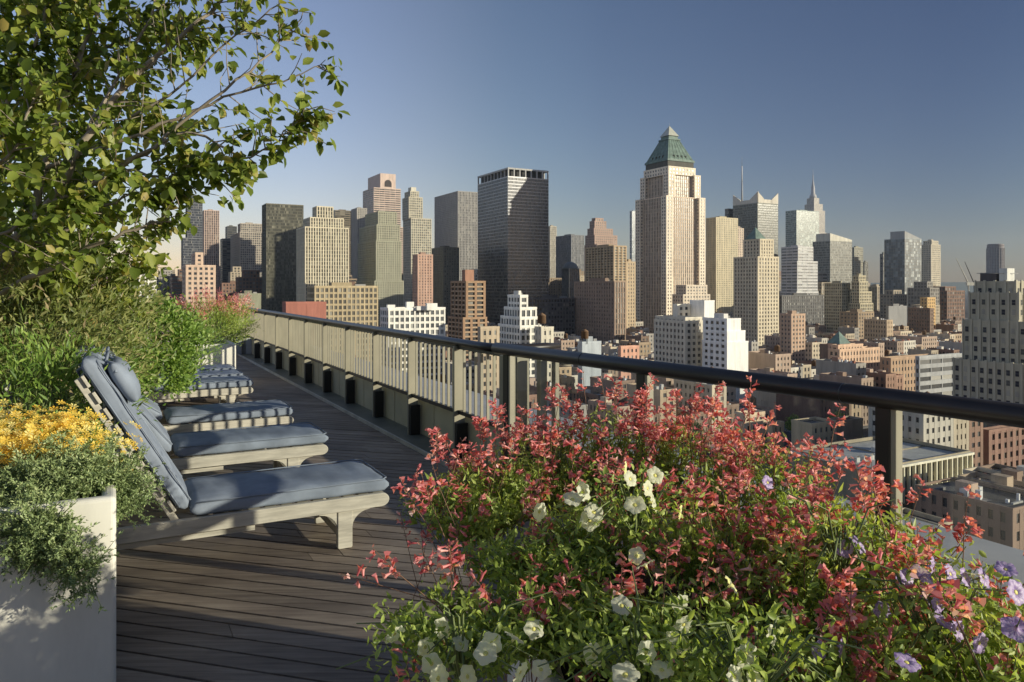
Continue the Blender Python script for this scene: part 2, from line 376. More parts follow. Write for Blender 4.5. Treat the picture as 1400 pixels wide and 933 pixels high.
hero('low_building', 'small tan rooftop block left of the white ziggurat building', [(653, 657, 683, 450)], 318, 'low', tan, bulk=False)
hero('low_building', 'small cream rooftop block right of the white ziggurat building', [(731, 740, 757, 450)], 322, 'low', (.6, .56, .46), tanks=1, bulk=False)
hero('office_tower', 'slim beige tower directly right of the black tower', [(748, 752, 761, 310)], 1400, 'ribs', (.5, .46, .38))
hero('office_tower', 'dark ribbed tower between the slim beige tower and the pink stepped one', [(760, 781, 799, 322)], 1200, 'ribs', (.22, .23, .25), navy)
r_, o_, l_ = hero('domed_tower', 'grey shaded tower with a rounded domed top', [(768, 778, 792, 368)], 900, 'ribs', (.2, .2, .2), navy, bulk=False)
O, b, a, z1 = l_; c = O + B*b/2 + A*a/2
m = MB(); m.lathe((c[0], c[1], z1), [(9.5*math.cos(t), 9*math.sin(t)) for t in np.linspace(0, 1.5, 9)], 20, (.22, .24, .25)); m.build('dome', WALL, r_, o_)
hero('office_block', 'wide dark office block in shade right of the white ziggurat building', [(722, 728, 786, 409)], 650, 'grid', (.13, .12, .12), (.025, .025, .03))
hero('stepped_tower', 'brownish pink tower with a small stepped top, left of the green roofed spire', [(799, 816, 844, 335), (800, 813, 844, 322, 4), (803, 812, 838, 313, 8), (806, 813, 829, 303, 12), (809, 814, 825, 299, 14)], 1000, 'punched', (.42, .30, .25), bulk=False)
hero('apartment_tower', 'tall tan apartment slab with a lit right side, left of the green roofed spire', [(800, 839, 857, 337), ], 690, 'balcony', (.44, .34, .23), (.07, .06, .05), spcol=(.46, .36, .24), k=.85)
hero('apartment_tower', 'narrow sunlit tan wing beside the green roofed spire', [(852, 857, 869, 359)], 705, 'punched', (.50, .40, .28))
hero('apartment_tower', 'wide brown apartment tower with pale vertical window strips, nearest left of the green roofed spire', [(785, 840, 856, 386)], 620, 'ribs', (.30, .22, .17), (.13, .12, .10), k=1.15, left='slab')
hero('glass_tower', 'pale blue glass tower sliver behind the left edge of the green roofed spire', [(861, 864, 872, 289)], 1600, 'glass', (.35, .4, .45), (.12, .16, .2))
# the great tower with the green pyramid
WZ = 760
WW, WG = MB(), MB(); wc = (.74, .66, .54); ws = (.58, .45, .36)
O0, b0_, a0_ = solve(868.5, 911, 964.5, WZ)
root = empty('spired_tower', O0 + B*b0_/2 + A*a0_/2 + UZ*GZ, 0, 'tallest tower, pale granite with a green copper pyramid roof and glass tip', 'building'); org = np.array(root.location)
def wtier(x0, xc, x1, z0, y, dz, spc=ws):
    O, b, a = solve(x0, xc, x1, WZ+dz); z1 = zt(y, WZ)
    tier(WW, WG, O, 4, b-4, 4, a-4, z0, z1, 'ribs', (.70, .58, .46), (.05, .05, .05), k=1.0, spcol=(.50, .39, .31))
    # solid corner turrets with punched windows, standing proud of the shaft
    for (ca, cb) in ((0, 0), (b-8.4, 0), (0, a-8.4), (b-8.4, a-8.4)):
        tier(WW, WG, O, ca, ca+8.4, cb, cb+8.4, z0, z1-.2, 'punched', bright(wc, 1.08), (.03, .03, .035), k=1.0)
    return O, b, a, z1
O, b, a, z1 = wtier(868.5, 911, 964.5, GZ, 268, 0)
O, b, a, z2 = wtier(875, 914, 958, z1-.3, 236, 6)
O, b, a = solve(880, 914, 951, WZ+9); z3 = zt(226, WZ)
tier(WW, WG, O, 0, b, 0, a, z2-.3, z3, 'punched', bright(wc, 1.1), (.05, .05, .05), k=1.3)
WW.build('wall', WALL, root, org); WG.build('glazing', GLAZ, root, org)
copper = simple('green_copper', (.15, .215, .18), .6, 0, .35, .25, 0, .4)
O, b, a = solve(882, 913, 949, WZ+10); cx = O + B*b/2 + A*a/2
def frus(m, h0, h1, z0, z1, col):
    P0 = [cx + B*sx*h0*b/2 + A*sy*h0*a/2 + UZ*z0 for sx, sy in ((-1, -1), (1, -1), (1, 1), (-1, 1))]
    P1 = [cx + B*sx*h1*b/2 + A*sy*h1*a/2 + UZ*z1 for sx, sy in ((-1, -1), (1, -1), (1, 1), (-1, 1))]
    for i in range(4): m.poly([P0[i], P0[(i+1) % 4], P1[(i+1) % 4], P1[i]], col)
    m.poly(P1, col)
zr = lambda y: zt(y, WZ+18)
m = MB(); frus(m, .98, .98, z3-.2, zr(221), (.1, .1, .09)); m.build('belvedere', WALL, root, org)
m = MB(); frus(m, 1.03, 1.01, zr(221), zr(218), (1, 1, 1)); frus(m, .97, .42, zr(218), zr(189), (1, 1, 1)); frus(m, .46, .44, zr(189), zr(187), (1, 1, 1)); frus(m, .36, .33, zr(187), zr(183), (1, 1, 1))
for i in range(6):                                   # standing seams
    for sy, (e1, e2) in ((-1, (B, A)), (1, (A, B))):
        f = -1+2*(i+.5)/6
        if sy == -1: p0 = cx + B*f*.97*b/2 - A*.97*a/2; p1 = cx + B*f*.42*b/2 - A*.42*a/2
        else: p0 = cx - B*.97*b/2 + A*f*.97*a/2; p1 = cx - B*.42*b/2 + A*f*.42*a/2
        m.tube([p0 + UZ*zr(218), p1 + UZ*zr(189)], .28, 4)
frus_roof = m.build('copper_roof', copper, root, org)
m = MB()
for i in range(4):
    f = -.55+i*.36
    for (e, ee, L_, D_) in ((B, A, b, a), (A, B, a, b)):
        p = cx + e*f*.82*L_/2 - ee*.86*D_/2 + UZ*zr(214)
        m.box((p[0]-1.1, p[1]-1.1, p[2]-1.6), (p[0]+1.1, p[1]+1.1, p[2]+1.3), (.06, .07, .06))
m.build('dormer', WALL, root, org)
m = MB(); frus(m, .40, .0, zr(183), zr(167.5), (.55, .55, .48)); m.build('glass_tip', simple('tip_glass', (.5, .5, .42), .25, 0, .1, .3), root, org)
m = MB(); m.tube([cx+UZ*zr(167.8), cx+UZ*zr(164)], .12, 5, (.5, .5, .5)); m.build('finial', WALL, root, org)
HERO.append((868, 965, 168, WZ, O0, b0_, a0_))
hero('tower_annex', 'sunlit stepped granite annex at the foot of the green roofed spire', [(919, 934, 971, 404), (924, 938, 967, 391, 4)], 700, 'punched', (.66, .58, .48), bulk=False)
hero('apartment_tower', 'slim yellowish balcony tower directly right of the green roofed spire', [(965, 979, 1009, 298)], 850, 'slab', (.56, .50, .36), (.08, .08, .06), left='slab', k=.85)
hero('apartment_tower', 'narrow pale wing behind the slim yellowish balcony tower', [(1003, 1007, 1017, 313)], 880, 'slab', (.55, .46, .38))
# tower with winged crown and antenna
r_, o_, l_ = hero('antenna_tower', 'dark glass tower with a winged pale crown and a tall antenna mast', [(1002, 1036, 1064, 278)], 1150, 'curtain', (.24, .25, .22), (.04, .045, .04), bulk=False)
O, b, a, z1 = l_; Zc = 1150
hero('office_tower', 'dark tower shoulder left of the winged crown tower', [(991, 996, 1012, 286)], 1210, 'curtain', (.16, .16, .16), navy, bulk=False)
m = MB(); zz = zt(268, Zc); cc = (.62, .58, .50)
m.box((.5, .5, z1), (b-.5, a-.5, zt(272, Zc)), cc, O, B, A)
for (p0, p1) in (((0, 0), (b*.30, 0)), ((b*.70, 0), (b, 0)), ((0, 0), (0, a*.3)), ((0, a*.7), (0, a))):
    q0 = O + B*p0[0]+A*p0[1]; q1 = O + B*p1[0]+A*p1[1]; inn = (A if p0[1] == p1[1] else B)*1.5
    hi0 = zt(262, Zc) if (p0 in ((0, 0),)) or p1 == (b, 0) and False else zt(271, Zc); hi1 = zt(262, Zc) if hi0 < zt(266, Zc) else zt(271, Zc)
    P = [q0+UZ*z1, q1+UZ*z1, q1+UZ*hi1, q0+UZ*hi0]; Q = [p+inn for p in P]
    m.faces(P+Q, [(0, 1, 2, 3), (7, 6, 5, 4), (3, 2, 6, 7), (1, 0, 4, 5), (0, 3, 7, 4), (2, 1, 5, 6)], cc)
m.build('crown', WALL, r_, o_)
p = O + B*b*.15 + A*a*.75
m = MB(); m.tube([p+UZ*zt(272, Zc), p+UZ*zt(245, Zc)], [1.6, 1.2], 6, (.35, .37, .4)); m.tube([p+UZ*zt(245, Zc), p+UZ*zt(222, Zc)], [.9, .8], 6, (.55, .55, .55)); m.tube([p+UZ*zt(222, Zc), p+UZ*zt(209, Zc)], [.35, .2], 5, (.4, .4, .4))
m.build('antenna', WALL, r_, o_)
r_, o_, l_ = hero('stepped_tower', 'cream ribbed stepped tower with a small blue green pyramid roof, right of the tallest tower', [(1003, 1036, 1065, 352), (1016, 1039, 1058, 328, 5)], 620, 'deco', (.60, .53, .40), (.06, .055, .05), bulk=False, k=.9)
O, b, a, z1 = l_; c = O + B*b*.35 + A*a*.55
m = MB(); hh = zt(310, 630)-z1
P0 = [c + B*sx*6.2 + A*sy*6.2 + UZ*(z1+1) for sx, sy in ((-1, -1), (1, -1), (1, 1), (-1, 1))]; ap = c + UZ*(z1+hh)
for i in range(4): m.poly([P0[i], P0[(i+1) % 4], ap], (1, 1, 1))
m.build('pyramid_roof', copper, r_, o_)
m = MB(); m.tube([ap, ap+UZ*3], .12, 5, (.3, .3, .3)); m.build('finial', WALL, r_, o_)
hero('apartment_block', 'grey shaded front block of the white cluster with a leafy roof terrace', [(894, 937, 961, 441), (896, 937, 960, 436, 1.5)], 420, 'punched', (.60, .56, .47), (.05, .05, .055), bulk=False)
hero('white_building', 'topmost white stepped block of the cluster at the foot of the spired tower', [(920, 926, 944, 418), ], 445, 'punched_wide', (.78, .74, .64), bulk=False)
hero('white_building', 'bright white blank rooftop block right of the topmost stepped one', [(943, 963, 977, 413)], 440, 'blank', (.80, .79, .76), bulk=False)
hero('white_building', 'white stepped corner building with a dazzling blank side, right end of the white cluster', [(960, 994, 1023, 470), (961, 994, 1019, 455, .5), (961, 994, 1013, 438, 1.0)], 400, 'blank', (.82, .81, .78), (.06, .06, .06), left='punched_wide', bulk=True)
# empire state like tower far away
EZ = 2450
r_, o_, l_ = hero('spire_tower', 'distant pale stepped skyscraper with a needle spire', [(1097, 1113, 1130, 318), (1098, 1113, 1128, 288, 5), (1100, 1113, 1125, 279, 10), (1103, 1113, 1120, 271, 14)], EZ, 'ribs', (.52, .48, .44), (.15, .15, .15), bulk=False, k=1.3)
O, b, a, z1 = l_; c = O + B*b/2 + A*a/2; e = lambda y: zt(y, EZ)-z1
m = MB(); m.lathe((c[0], c[1], z1), [(12, 0), (11, e(266)), (7, e(264)), (5.5, e(254)), (4.2, e(252)), (2.4, e(246)), (1.5, e(245)), (1.2, e(238)), (.5, e(237)), (.4, e(230))], 12, (.42, .42, .44)); m.build('spire', WALL, r_, o_)
hero('glass_tower', 'teal glass tower with a pale band at its top, in front of the distant spire', [(1074, 1089, 1120, 288)], 1300, 'glass', (.42, .48, .46), (.10, .15, .14), k=.9, spcol=(.5, .52, .5))
hero('glass_tower', 'white banded stepped glass building right of the small pyramid roof', [(1067, 1089, 1119, 400), (1068, 1090, 1118, 358, 4), (1068, 1091, 1112, 338, 8)], 900, 'bands', (.6, .6, .6), (.08, .10, .12))
r_, o_, l_ = hero('office_tower', 'grey glass tower with a slanted pale top, right of the teal glass tower', [(1111, 1135, 1165, 330)], 1100, 'curtain', (.38, .38, .34), (.09, .10, .10), bulk=False)
O, b, a, z1 = l_
m = MB(); P = [O+UZ*z1, O+B*b+UZ*z1, O+B*b+UZ*zt(327, 1100), O+UZ*zt(319, 1100)]; Q = [p+A*a*.8 for p in P]
m.faces(P+Q, [(0, 1, 2, 3), (7, 6, 5, 4), (3, 2, 6, 7), (1, 0, 4, 5), (0, 3, 7, 4), (2, 1, 5, 6)], (.6, .58, .5)); m.build('slanted_top', WALL, r_, o_)
hero('office_tower', 'plain olive grey tower right of the slanted top', [(1162, 1168, 1180, 339)], 1250, 'grid', (.36, .35, .28))
hero('office_tower', 'small dark tower at the right end of the midtown group', [(1179, 1182, 1187, 359)], 1350, 'grid', (.2, .2, .18))
hero('stepped_tower', 'left one of two tan ziggurat towers, broad with its left side shaded', [(1127, 1151, 1171, 405), (1127, 1151, 1167, 397, 2), (1127, 1151, 1163, 388, 5)], 770, 'grid', (.48, .44, .32), (.06, .06, .05), k=.9)
hero('stepped_tower', 'right one of two tan ziggurat towers, narrower and higher', [(1160, 1176, 1194, 416), (1162, 1175, 1192, 400, 2), (1164, 1175, 1187, 386, 4), (1166, 1174, 1184, 378, 7)], 760, 'grid', (.50, .45, .32), (.06, .06, .05), k=.9)
hero('apartment_block', 'brown brick block with two lit gables at the foot of the ziggurat towers', [(1148, 1173, 1195, 428)], 700, 'punched', (.34, .26, .18))
hero('office_block', 'dark shaded block behind the pink brick block', [(1062, 1069, 1128, 405)], 830, 'grid', (.15, .15, .15), navy)
hero('brick_tower', 'small pinkish brick block with a lit front between the pyramid roofed tower and the ziggurats', [(1066, 1082, 1101, 431)], 520, 'punched', (.48, .34, .25), k=.9)
r_, o_, l_ = hero('glass_tower', 'two toned glass tower with a slanted roof fin, tallest on the right', [(1209, 1237, 1260, 327)], 1000, 'glass', (.30, .34, .36), (.10, .13, .15), bulk=False, spcol=(.20, .19, .17))
O, b, a, z1 = l_
m = MB(); P = [O+UZ*z1, O+B*b+UZ*z1, O+B*b+UZ*(z1+1), O+UZ*zt(316, 1000)]; Q = [p+A*a*.7 for p in P]
m.faces(P+Q, [(0, 1, 2, 3), (7, 6, 5, 4), (3, 2, 6, 7), (1, 0, 4, 5), (0, 3, 7, 4), (2, 1, 5, 6)], (.35, .36, .36)); m.build('roof_fin', WALL, r_, o_)
hero('office_tower', 'thin dark tower touching the left side of the two toned glass tower', [(1203, 1207, 1213, 348)], 1050, 'grid', (.22, .22, .22))
hero('apartment_tower', 'cream tower with rounded shoulders right of the two toned glass tower', [(1259, 1273, 1286, 335), (1262, 1274, 1283, 330, 3)], 1200, 'punched', (.55, .50, .40))
hero('low_building', 'orange lit wedge shaped block below the cream tower', [(1258, 1268, 1279, 408)], 800, 'punched', (.62, .42, .20), bulk=False)
hero('low_building', 'plain grey block below the two toned glass tower', [(1211, 1215, 1240, 420)], 780, 'blank', (.28, .28, .28))
r_ = empty('round_tower', pix(1361, 400, 1700)*np.array([1, 1, 0]) + UZ*GZ, 0, 'hazy round topped tower standing alone above the far right building', 'building'); o_ = np.array(r_.location)
m = MB(); hz = zt(334, 1700)-GZ
prof = [(17, 0), (17, hz*.93), (16.6, hz*.95), (15.5, hz)]
m.lathe(o_, prof, 22, (.22, .21, .23), smooth=False); m.build('glazing', WALL, r_, o_)
m = MB()
for j in range(46): m.lathe(o_+UZ*(j*hz/46), [(17.3, 0), (17.3, 1.3)], 22, (.32, .30, .31))
m.build('wall', WALL, r_, o_)
m = MB()
for k_ in range(22):
    t = 2*math.pi*k_/22; p = o_ + np.array([17.4*math.cos(t), 17.4*math.sin(t), 0]); m.box((p[0]-.5, p[1]-.5, p[2]), (p[0]+.5, p[1]+.5, p[2]+hz*.94), (.30, .29, .3))
m.build('rib', WALL, r_, o_)
HERO.append((1350, 1372, 332, 1700, o_, 20, 20))
# cranes
for (px, py, Y, lean, lab) in ((1318, 380, 1150, -1, 'pale construction crane with its jib raised to the left'), (1322, 378, 1180, -.8, 'dark construction crane just right of the pale one')):
    base = pix(px+ (6 if lean == -1 else 10), 440, Y); base[2] = GZ
    r_ = empty('tower_crane', base, 0, lab, 'crane'); m = MB(); topz = zt(388, Y)
    c = (.5, .48, .42) if lean == -1 else (.1, .1, .1)
    m.tube([base, (base[0], base[1], topz)], 1.2, 4, c, smooth=False); m.build('mast', WALL, r_, base)
    m = MB(); hi = pix(px-11 if lean == -1 else px-3, 353 if lean == -1 else 358, Y)
    m.tube([(base[0], base[1], topz), hi], [1.1, .5], 4, c, smooth=False); m.build('jib', WALL, r_, base)
    m = MB(); m.box((base[0]-3, base[1]-2, topz-3), (base[0]+6, base[1]+2, topz+2), (.6, .58, .5)); m.build('cab', WALL, r_, base)

# big art deco building on the right: individual windows on the side we see
DZ = 278; dc = (.42, .39, .30)
O, b, a = solve(1305, 1415, 1480, DZ-22)
tiersD = [((1303, 1423, 1490), 503, -14), ((1316, 1405, 1470), 443, -6), ((1325, 1393, 1450), 403, -1), ((1333, 1389, 1430), 387, 3)]
zb = GZ; Wd = MB(); Gd = MB(); wins = []; piers = MB(); firstO = None
dzp = 0
for (xs, y, dz) in tiersD:
    O, b, a = solve(*xs, DZ+dz); z1 = zt(y, DZ+dz)
    if firstO is None: firstO = O + B*b/2 + A*a/2 + UZ*GZ
    Wd.box((0, 0, zb), (b, a, z1), dc, O, B, A)
    Wd.box((.5, .5, z1-.02), (b-.5, a-.5, z1+.01), (.25, .24, .22), O, B, A, 'Z')
    n = max(2, int(a/3.1)); st = a/n
    for i in range(n+1):                                       # buttress piers on the left side
        piers.box((-.35, i*st-.45 if i else 0, zb), (.02, i*st+.45 if i < n else a, z1+1.1), bright(dc, 1.08), O, B, A)
    n2 = max(2, int(b/3.1)); st2 = b/n2
    for i in range(n2+1): piers.box((i*st2-.45, -.35, zb), (i*st2+.45, .02, z1+1.1), bright(dc, 1.08), O, B, A)
    Wd.box((-.1, -.1, z1-.1), (b+.1, .5, z1+.7), dc, O, B, A); Wd.box((-.1, .5, z1-.1), (.5, a, z1+.7), dc, O, B, A)
    z = z1-3.0
    while z > max(zb+1, zt(620, DZ)):
        for i in range(n):
            wins.append((O + A*((i+.5)*st), B, A, z))
        for i in range(n2):
            wins.append((O + B*((i+.5)*st2), -A, B, z))
        z -= 3.7
    zb = z1-.3
rootD = empty('setback_building', firstO, 0, 'large beige setback building with ribbed piers at the right edge of the photo', 'building')
Wd.build('wall', WALL, rootD, firstO); piers.build('pier', WALL, rootD, firstO)
def keyvis(w):
    p = w[0]; px = 700+FPX*p[0]/p[1]; return 0 if px < 1402 else 1
wins.sort(key=lambda w: (keyvis(w), np.linalg.norm(w[0]) - w[3]*.2))
rest = MB()
wv = []
for idx, (p, nrm, al, z) in enumerate(wins):
    isleft = nrm is B
    m = MB() if idx < 100 else rest
    tone = random.choice([(.05, .05, .055), (.07, .07, .07), (.10, .10, .09), (.04, .04, .05), (.35, .33, .28)])
    outn = -B if isleft else -A
    q = p + outn*.06; hw, hh = .62, 1.0
    P = [q - al*hw + UZ*(z-hh), q + al*hw + UZ*(z-hh), q + al*hw + UZ*(z+hh), q - al*hw + UZ*(z+hh)]
    Q = [x - outn*.14 for x in P]
    m.faces(P+Q, [(0, 1, 2, 3), (4, 5, 6, 7), (0, 1, 5, 4), (1, 2, 6, 5), (2, 3, 7, 6), (3, 0, 4, 7)], tone)
    s0 = p + outn*.18; P = [s0 - al*(hw+.1) + UZ*(z-hh-.22), s0 + al*(hw+.1) + UZ*(z-hh-.22), s0 + al*(hw+.1) + UZ*(z-hh-.02), s0 - al*(hw+.1) + UZ*(z-hh-.02)]
    Q = [x - outn*.2 for x in P]
    m.faces(P+Q, [(0, 1, 2, 3), (0, 1, 5, 4), (1, 2, 6, 5), (2, 3, 7, 6), (3, 0, 4, 7)], bright(dc, 1.1))
    m.faces([q + UZ*(z-.02) - al*hw + outn*.01, q + UZ*(z-.02) + al*hw + outn*.01, q + UZ*(z+.05) + al*hw + outn*.01, q + UZ*(z+.05) - al*hw + outn*.01], [(0, 1, 2, 3)], (.3, .3, .28))
    if idx < 100: m.build('window', WALL, rootD, firstO)
if rest.F: tag(rest.build('windows', WALL, rootD, firstO), kind='stuff')
_, O, b, a = topbox(rootD, firstO, 'penthouse', 1340, 1362, 1368, 373, 387.4, 290, (.10, .09, .09), 14)
topbox(rootD, firstO, 'penthouse', 1366, 1377, 1387, 367, 387.4, 287, (.62, .62, .58), 10)
m = MB(); p = pix(1385, 381, 288); m.tube([(p[0]-14, p[1], zt(374, 288)), (p[0]+2, p[1], zt(374, 288))], .12, 4, (.3, .3, .3)); m.build('roof_rail', WALL, rootD, firstO)
HERO.append((1303, 1480, 367, DZ-14, *solve(1303, 1423, 1490, DZ-14)))

# nearer buildings seen through the glass panels
r_, o_, l_ = hero('school_building', 'long flat roofed low building with pale vertical columns, right of the salvia flowers', [(1080, 1192, 1326, 645)], 188, 'blank', (.30, .26, .19), bulk=False, roofcol=(.42, .42, .40))
O, b, a, z1 = l_
n = 18
for i in range(n+1):
    m = MB(); x = i*(b-.5)/n
    m.box((x, -.9, z1-9.5), (x+.45, -.02, z1-.1), (.72, .68, .52), O, B, A); m.build('column', WALL, r_, o_)
m = MB()
for i in range(n):
    x = i*(b-.5)/n+.55; w = (b-.5)/n-.65
    for j in range(3): m.box((x, -.12, z1-9.2+j*3.1), (x+w, -.01, z1-7.0+j*3.1), (.04, .05, .05), O, B, A)
tag(m.build('windows', WALL, r_, o_))
m = MB(); m.box((-.5, -1.0, z1-.05), (b+.5, .4, z1+.55), (.72, .68, .55), O, B, A); m.box((-.5, .4, z1-.05), (-.1, a, z1+.55), (.7, .66, .55), O, B, A); m.build('roof_edge', WALL, r_, o_)
m = MB(); m.box((b*.62, a*.55, z1-.3), (b*.70, a*.62, z1+3.4), (.75, .74, .68), O, B, A); m.box((b*.5, a*.5, z1-.3), (b*.56, a*.6, z1+1.2), (.5, .5, .48), O, B, A)
for i in range(5): m.box((b*(.15+.07*i), a*.35, z1-.3), (b*(.15+.07*i)+1.3, a*.35+1.5, z1+.9), (.45, .45, .43), O, B, A)
m.build('roof_vent', WALL, r_, o_)
m = MB(); m.box((b*.35, -13, GZ), (b*1.3, -1.2, z1-8.6), (.30, .27, .2), O, B, A); m.box((b*.36, -12.4, z1-8.6), (b*1.29, -1.4, z1-8.5), (.36, .32, .24), O, B, A, 'Z')
m.box((b*.5, -11, z1-8.6), (b*.86, -9.8, z1-7.6), (.35, .33, .26), O, B, A); m.build('annex', WALL, r_, o_)
hero('apartment_block', 'pinkish cream building with a sawn off corner just above the salvia flowers', [(1003, 1018, 1052, 580), (1005, 1019, 1046, 569, 1)], 262, 'low', (.62, .48, .34), bulk=False, left='blank')
hero('apartment_block', 'sunlit tan wing right of the pinkish cream building', [(1049, 1056, 1072, 582)], 258, 'low', (.55, .43, .28), bulk=False)
hero('apartment_block', 'tan building with three rows of paired windows behind the school roof', [(1082, 1110, 1143, 583)], 240, 'low', (.52, .42, .28), bulk=False, left='blank')
hero('apartment_block', 'blank brown shaded block right of the tan building with paired windows', [(1125, 1144, 1180, 580)], 252, 'blank', (.34, .28, .21), bulk=False)
hero('apartment_block', 'pale classical row building behind the right end of the school roof', [(1262, 1266, 1345, 583)], 262, 'punched', (.46, .42, .34), bulk=False, k=.8)
r_, o_, l_ = hero('brick_building', 'ornate red brick building with arched windows at the right edge below the handrail', [(1338, 1352, 1470, 592)], 245, 'deco', (.27, .16, .125), (.03, .03, .03), bulk=False, spcol=(.22, .125, .10))
hero('low_building', 'small flat roofed shed like building low at the right behind the salvia', [(1218, 1283, 1302, 723), ], 150, 'blank', (.40, .34, .24), (.03, .03, .04), bulk=False, roofcol=(.55, .48, .38), z0=-52)
hero('brick_building', 'pinkish brick school with terraces in the low rooftops under the ziggurat towers', [(1132, 1148, 1203, 480), (1136, 1146, 1180, 474, 4)], 415, 'low', (.60, .42, .30), bulk=False)
r_, o_, l_ = hero('brick_building', 'low pink building with a green pyramid roof among the rooftops', [(1132, 1148, 1162, 473), ], 425, 'low', (.50, .33, .26), bulk=False)
O, b, a, z1 = l_; c = O + B*b*.5 + A*a*.5; m = MB(); P0 = [c + B*sx*b*.55 + A*sy*a*.55 + UZ*(z1+1) for sx, sy in ((-1, -1), (1, -1), (1, 1), (-1, 1))]; ap = c + UZ*(z1+8)
for i in range(4): m.poly([P0[i], P0[(i+1) % 4], ap], (1, 1, 1))
m.build('pyramid_roof', copper, r_, o_)
hero('brick_building', 'long low orange brick row with a flat roof right of the pinkish brick school', [(1203, 1218, 1285, 492)], 400, 'low', (.40, .28, .19), bulk=False)
hero('office_block', 'grey blue ribbed low block left of the large setback building', [(1252, 1257, 1318, 490)], 350, 'bands', (.36, .37, .38), bulk=False)
hero('brick_building', 'salmon pink low building just above the handrail left of the white cluster', [(845, 849, 874, 476)], 380, 'low', (.60, .34, .25), bulk=False)
hero('low_building', 'grey blue rooftop building above the handrail with white roof boxes', [(790, 796, 822, 470)], 360, 'blank', (.42, .46, .50), tanks=1)

# ------------------------------------------------------------------ low and mid rise fabric
def project(p): return 700+FPX*p[0]/p[1], HOR+(CAMZ-p[2])/FPX*0 + (CAMZ-p[2])*FPX/p[1]
hrects = []
for h in HERO:
    O, b, a = h[4], h[5], h[6]; c = O[:2] @ B[:2], O[:2] @ A[:2]
    hrects.append((c[0]-3, c[0]+b+3, c[1]-3, c[1]+a+3))
def clash(v0, v1, u0, u1):
    return any(v0 < r[1] and v1 > r[0] and u0 < r[3] and u1 > r[2] for r in hrects)
def hidden(px0, px1, py, Y):
    for h in HERO:
        if h[3]+5 < Y and h[0] < px0+1 and h[1] > px1-1 and h[2] < py: return True
    return False
def ylim(x):
    if x < 740: return 392+.30*(x-150)
    if x < 1000: return 560
    return 560+(x-1000)*.42
palette = [((.40, .31, .22), 'tan brick'), ((.27, .17, .13), 'red brick'), ((.50, .43, .33), 'cream'), ((.36, .34, .31), 'grey'), ((.24, .17, .13), 'dark brown brick'), ((.52, .49, .43), 'off white'), ((.38, .29, .23), 'salmon brick')]
lots = []
ub = 60.0
row = 0
while ub < 1150:
    v = -700.0
    for half in (0, 1):
        u0 = ub + half*27; v = -750.0 + random.uniform(0, 10)
        while v < 900:
            w = random.choice([6, 6.5, 7.5, 7.5, 8, 10, 12, 15, 20]); dpt = random.uniform(17, 24)
            if int((v+750)/250) != int((v+w+750)/250): v += 26; continue
            lots.append((u0, v, w, dpt)); v += w+.12
    ub += 78
cand = []
for (u, v, w, dpt) in lots:
    c = uv(u+dpt/2, v+w/2)
    if c[1] < 140 or c[1] > 1100: continue
    px = 700+FPX*c[0]/c[1]
    if px < 120 or px > 1440: continue
    h = random.choice([9, 11, 12, 13, 14.5, 15, 16, 18, 20, 23]) + (random.random() < .05 and c[1] > 560)*random.uniform(8, 18)
    if c[1] < 200: h = min(h, 15)
    py = HOR + (CAMZ-(GZ+h))*FPX/c[1]
    if py > ylim(px)+6 or clash(v, v+w, u, u+dpt): continue
    hw = w*.6*FPX/c[1]
    if hidden(px-hw, px+hw, py, c[1]): continue
    cand.append((w*h/(c[1]**2), u, v, w, dpt, h, px, py))
cand.sort(key=lambda t: -t[0])
LOWG = 'low rise buildings in the streets below the towers'
sW, sG = MB(), MB()
nlow = 0
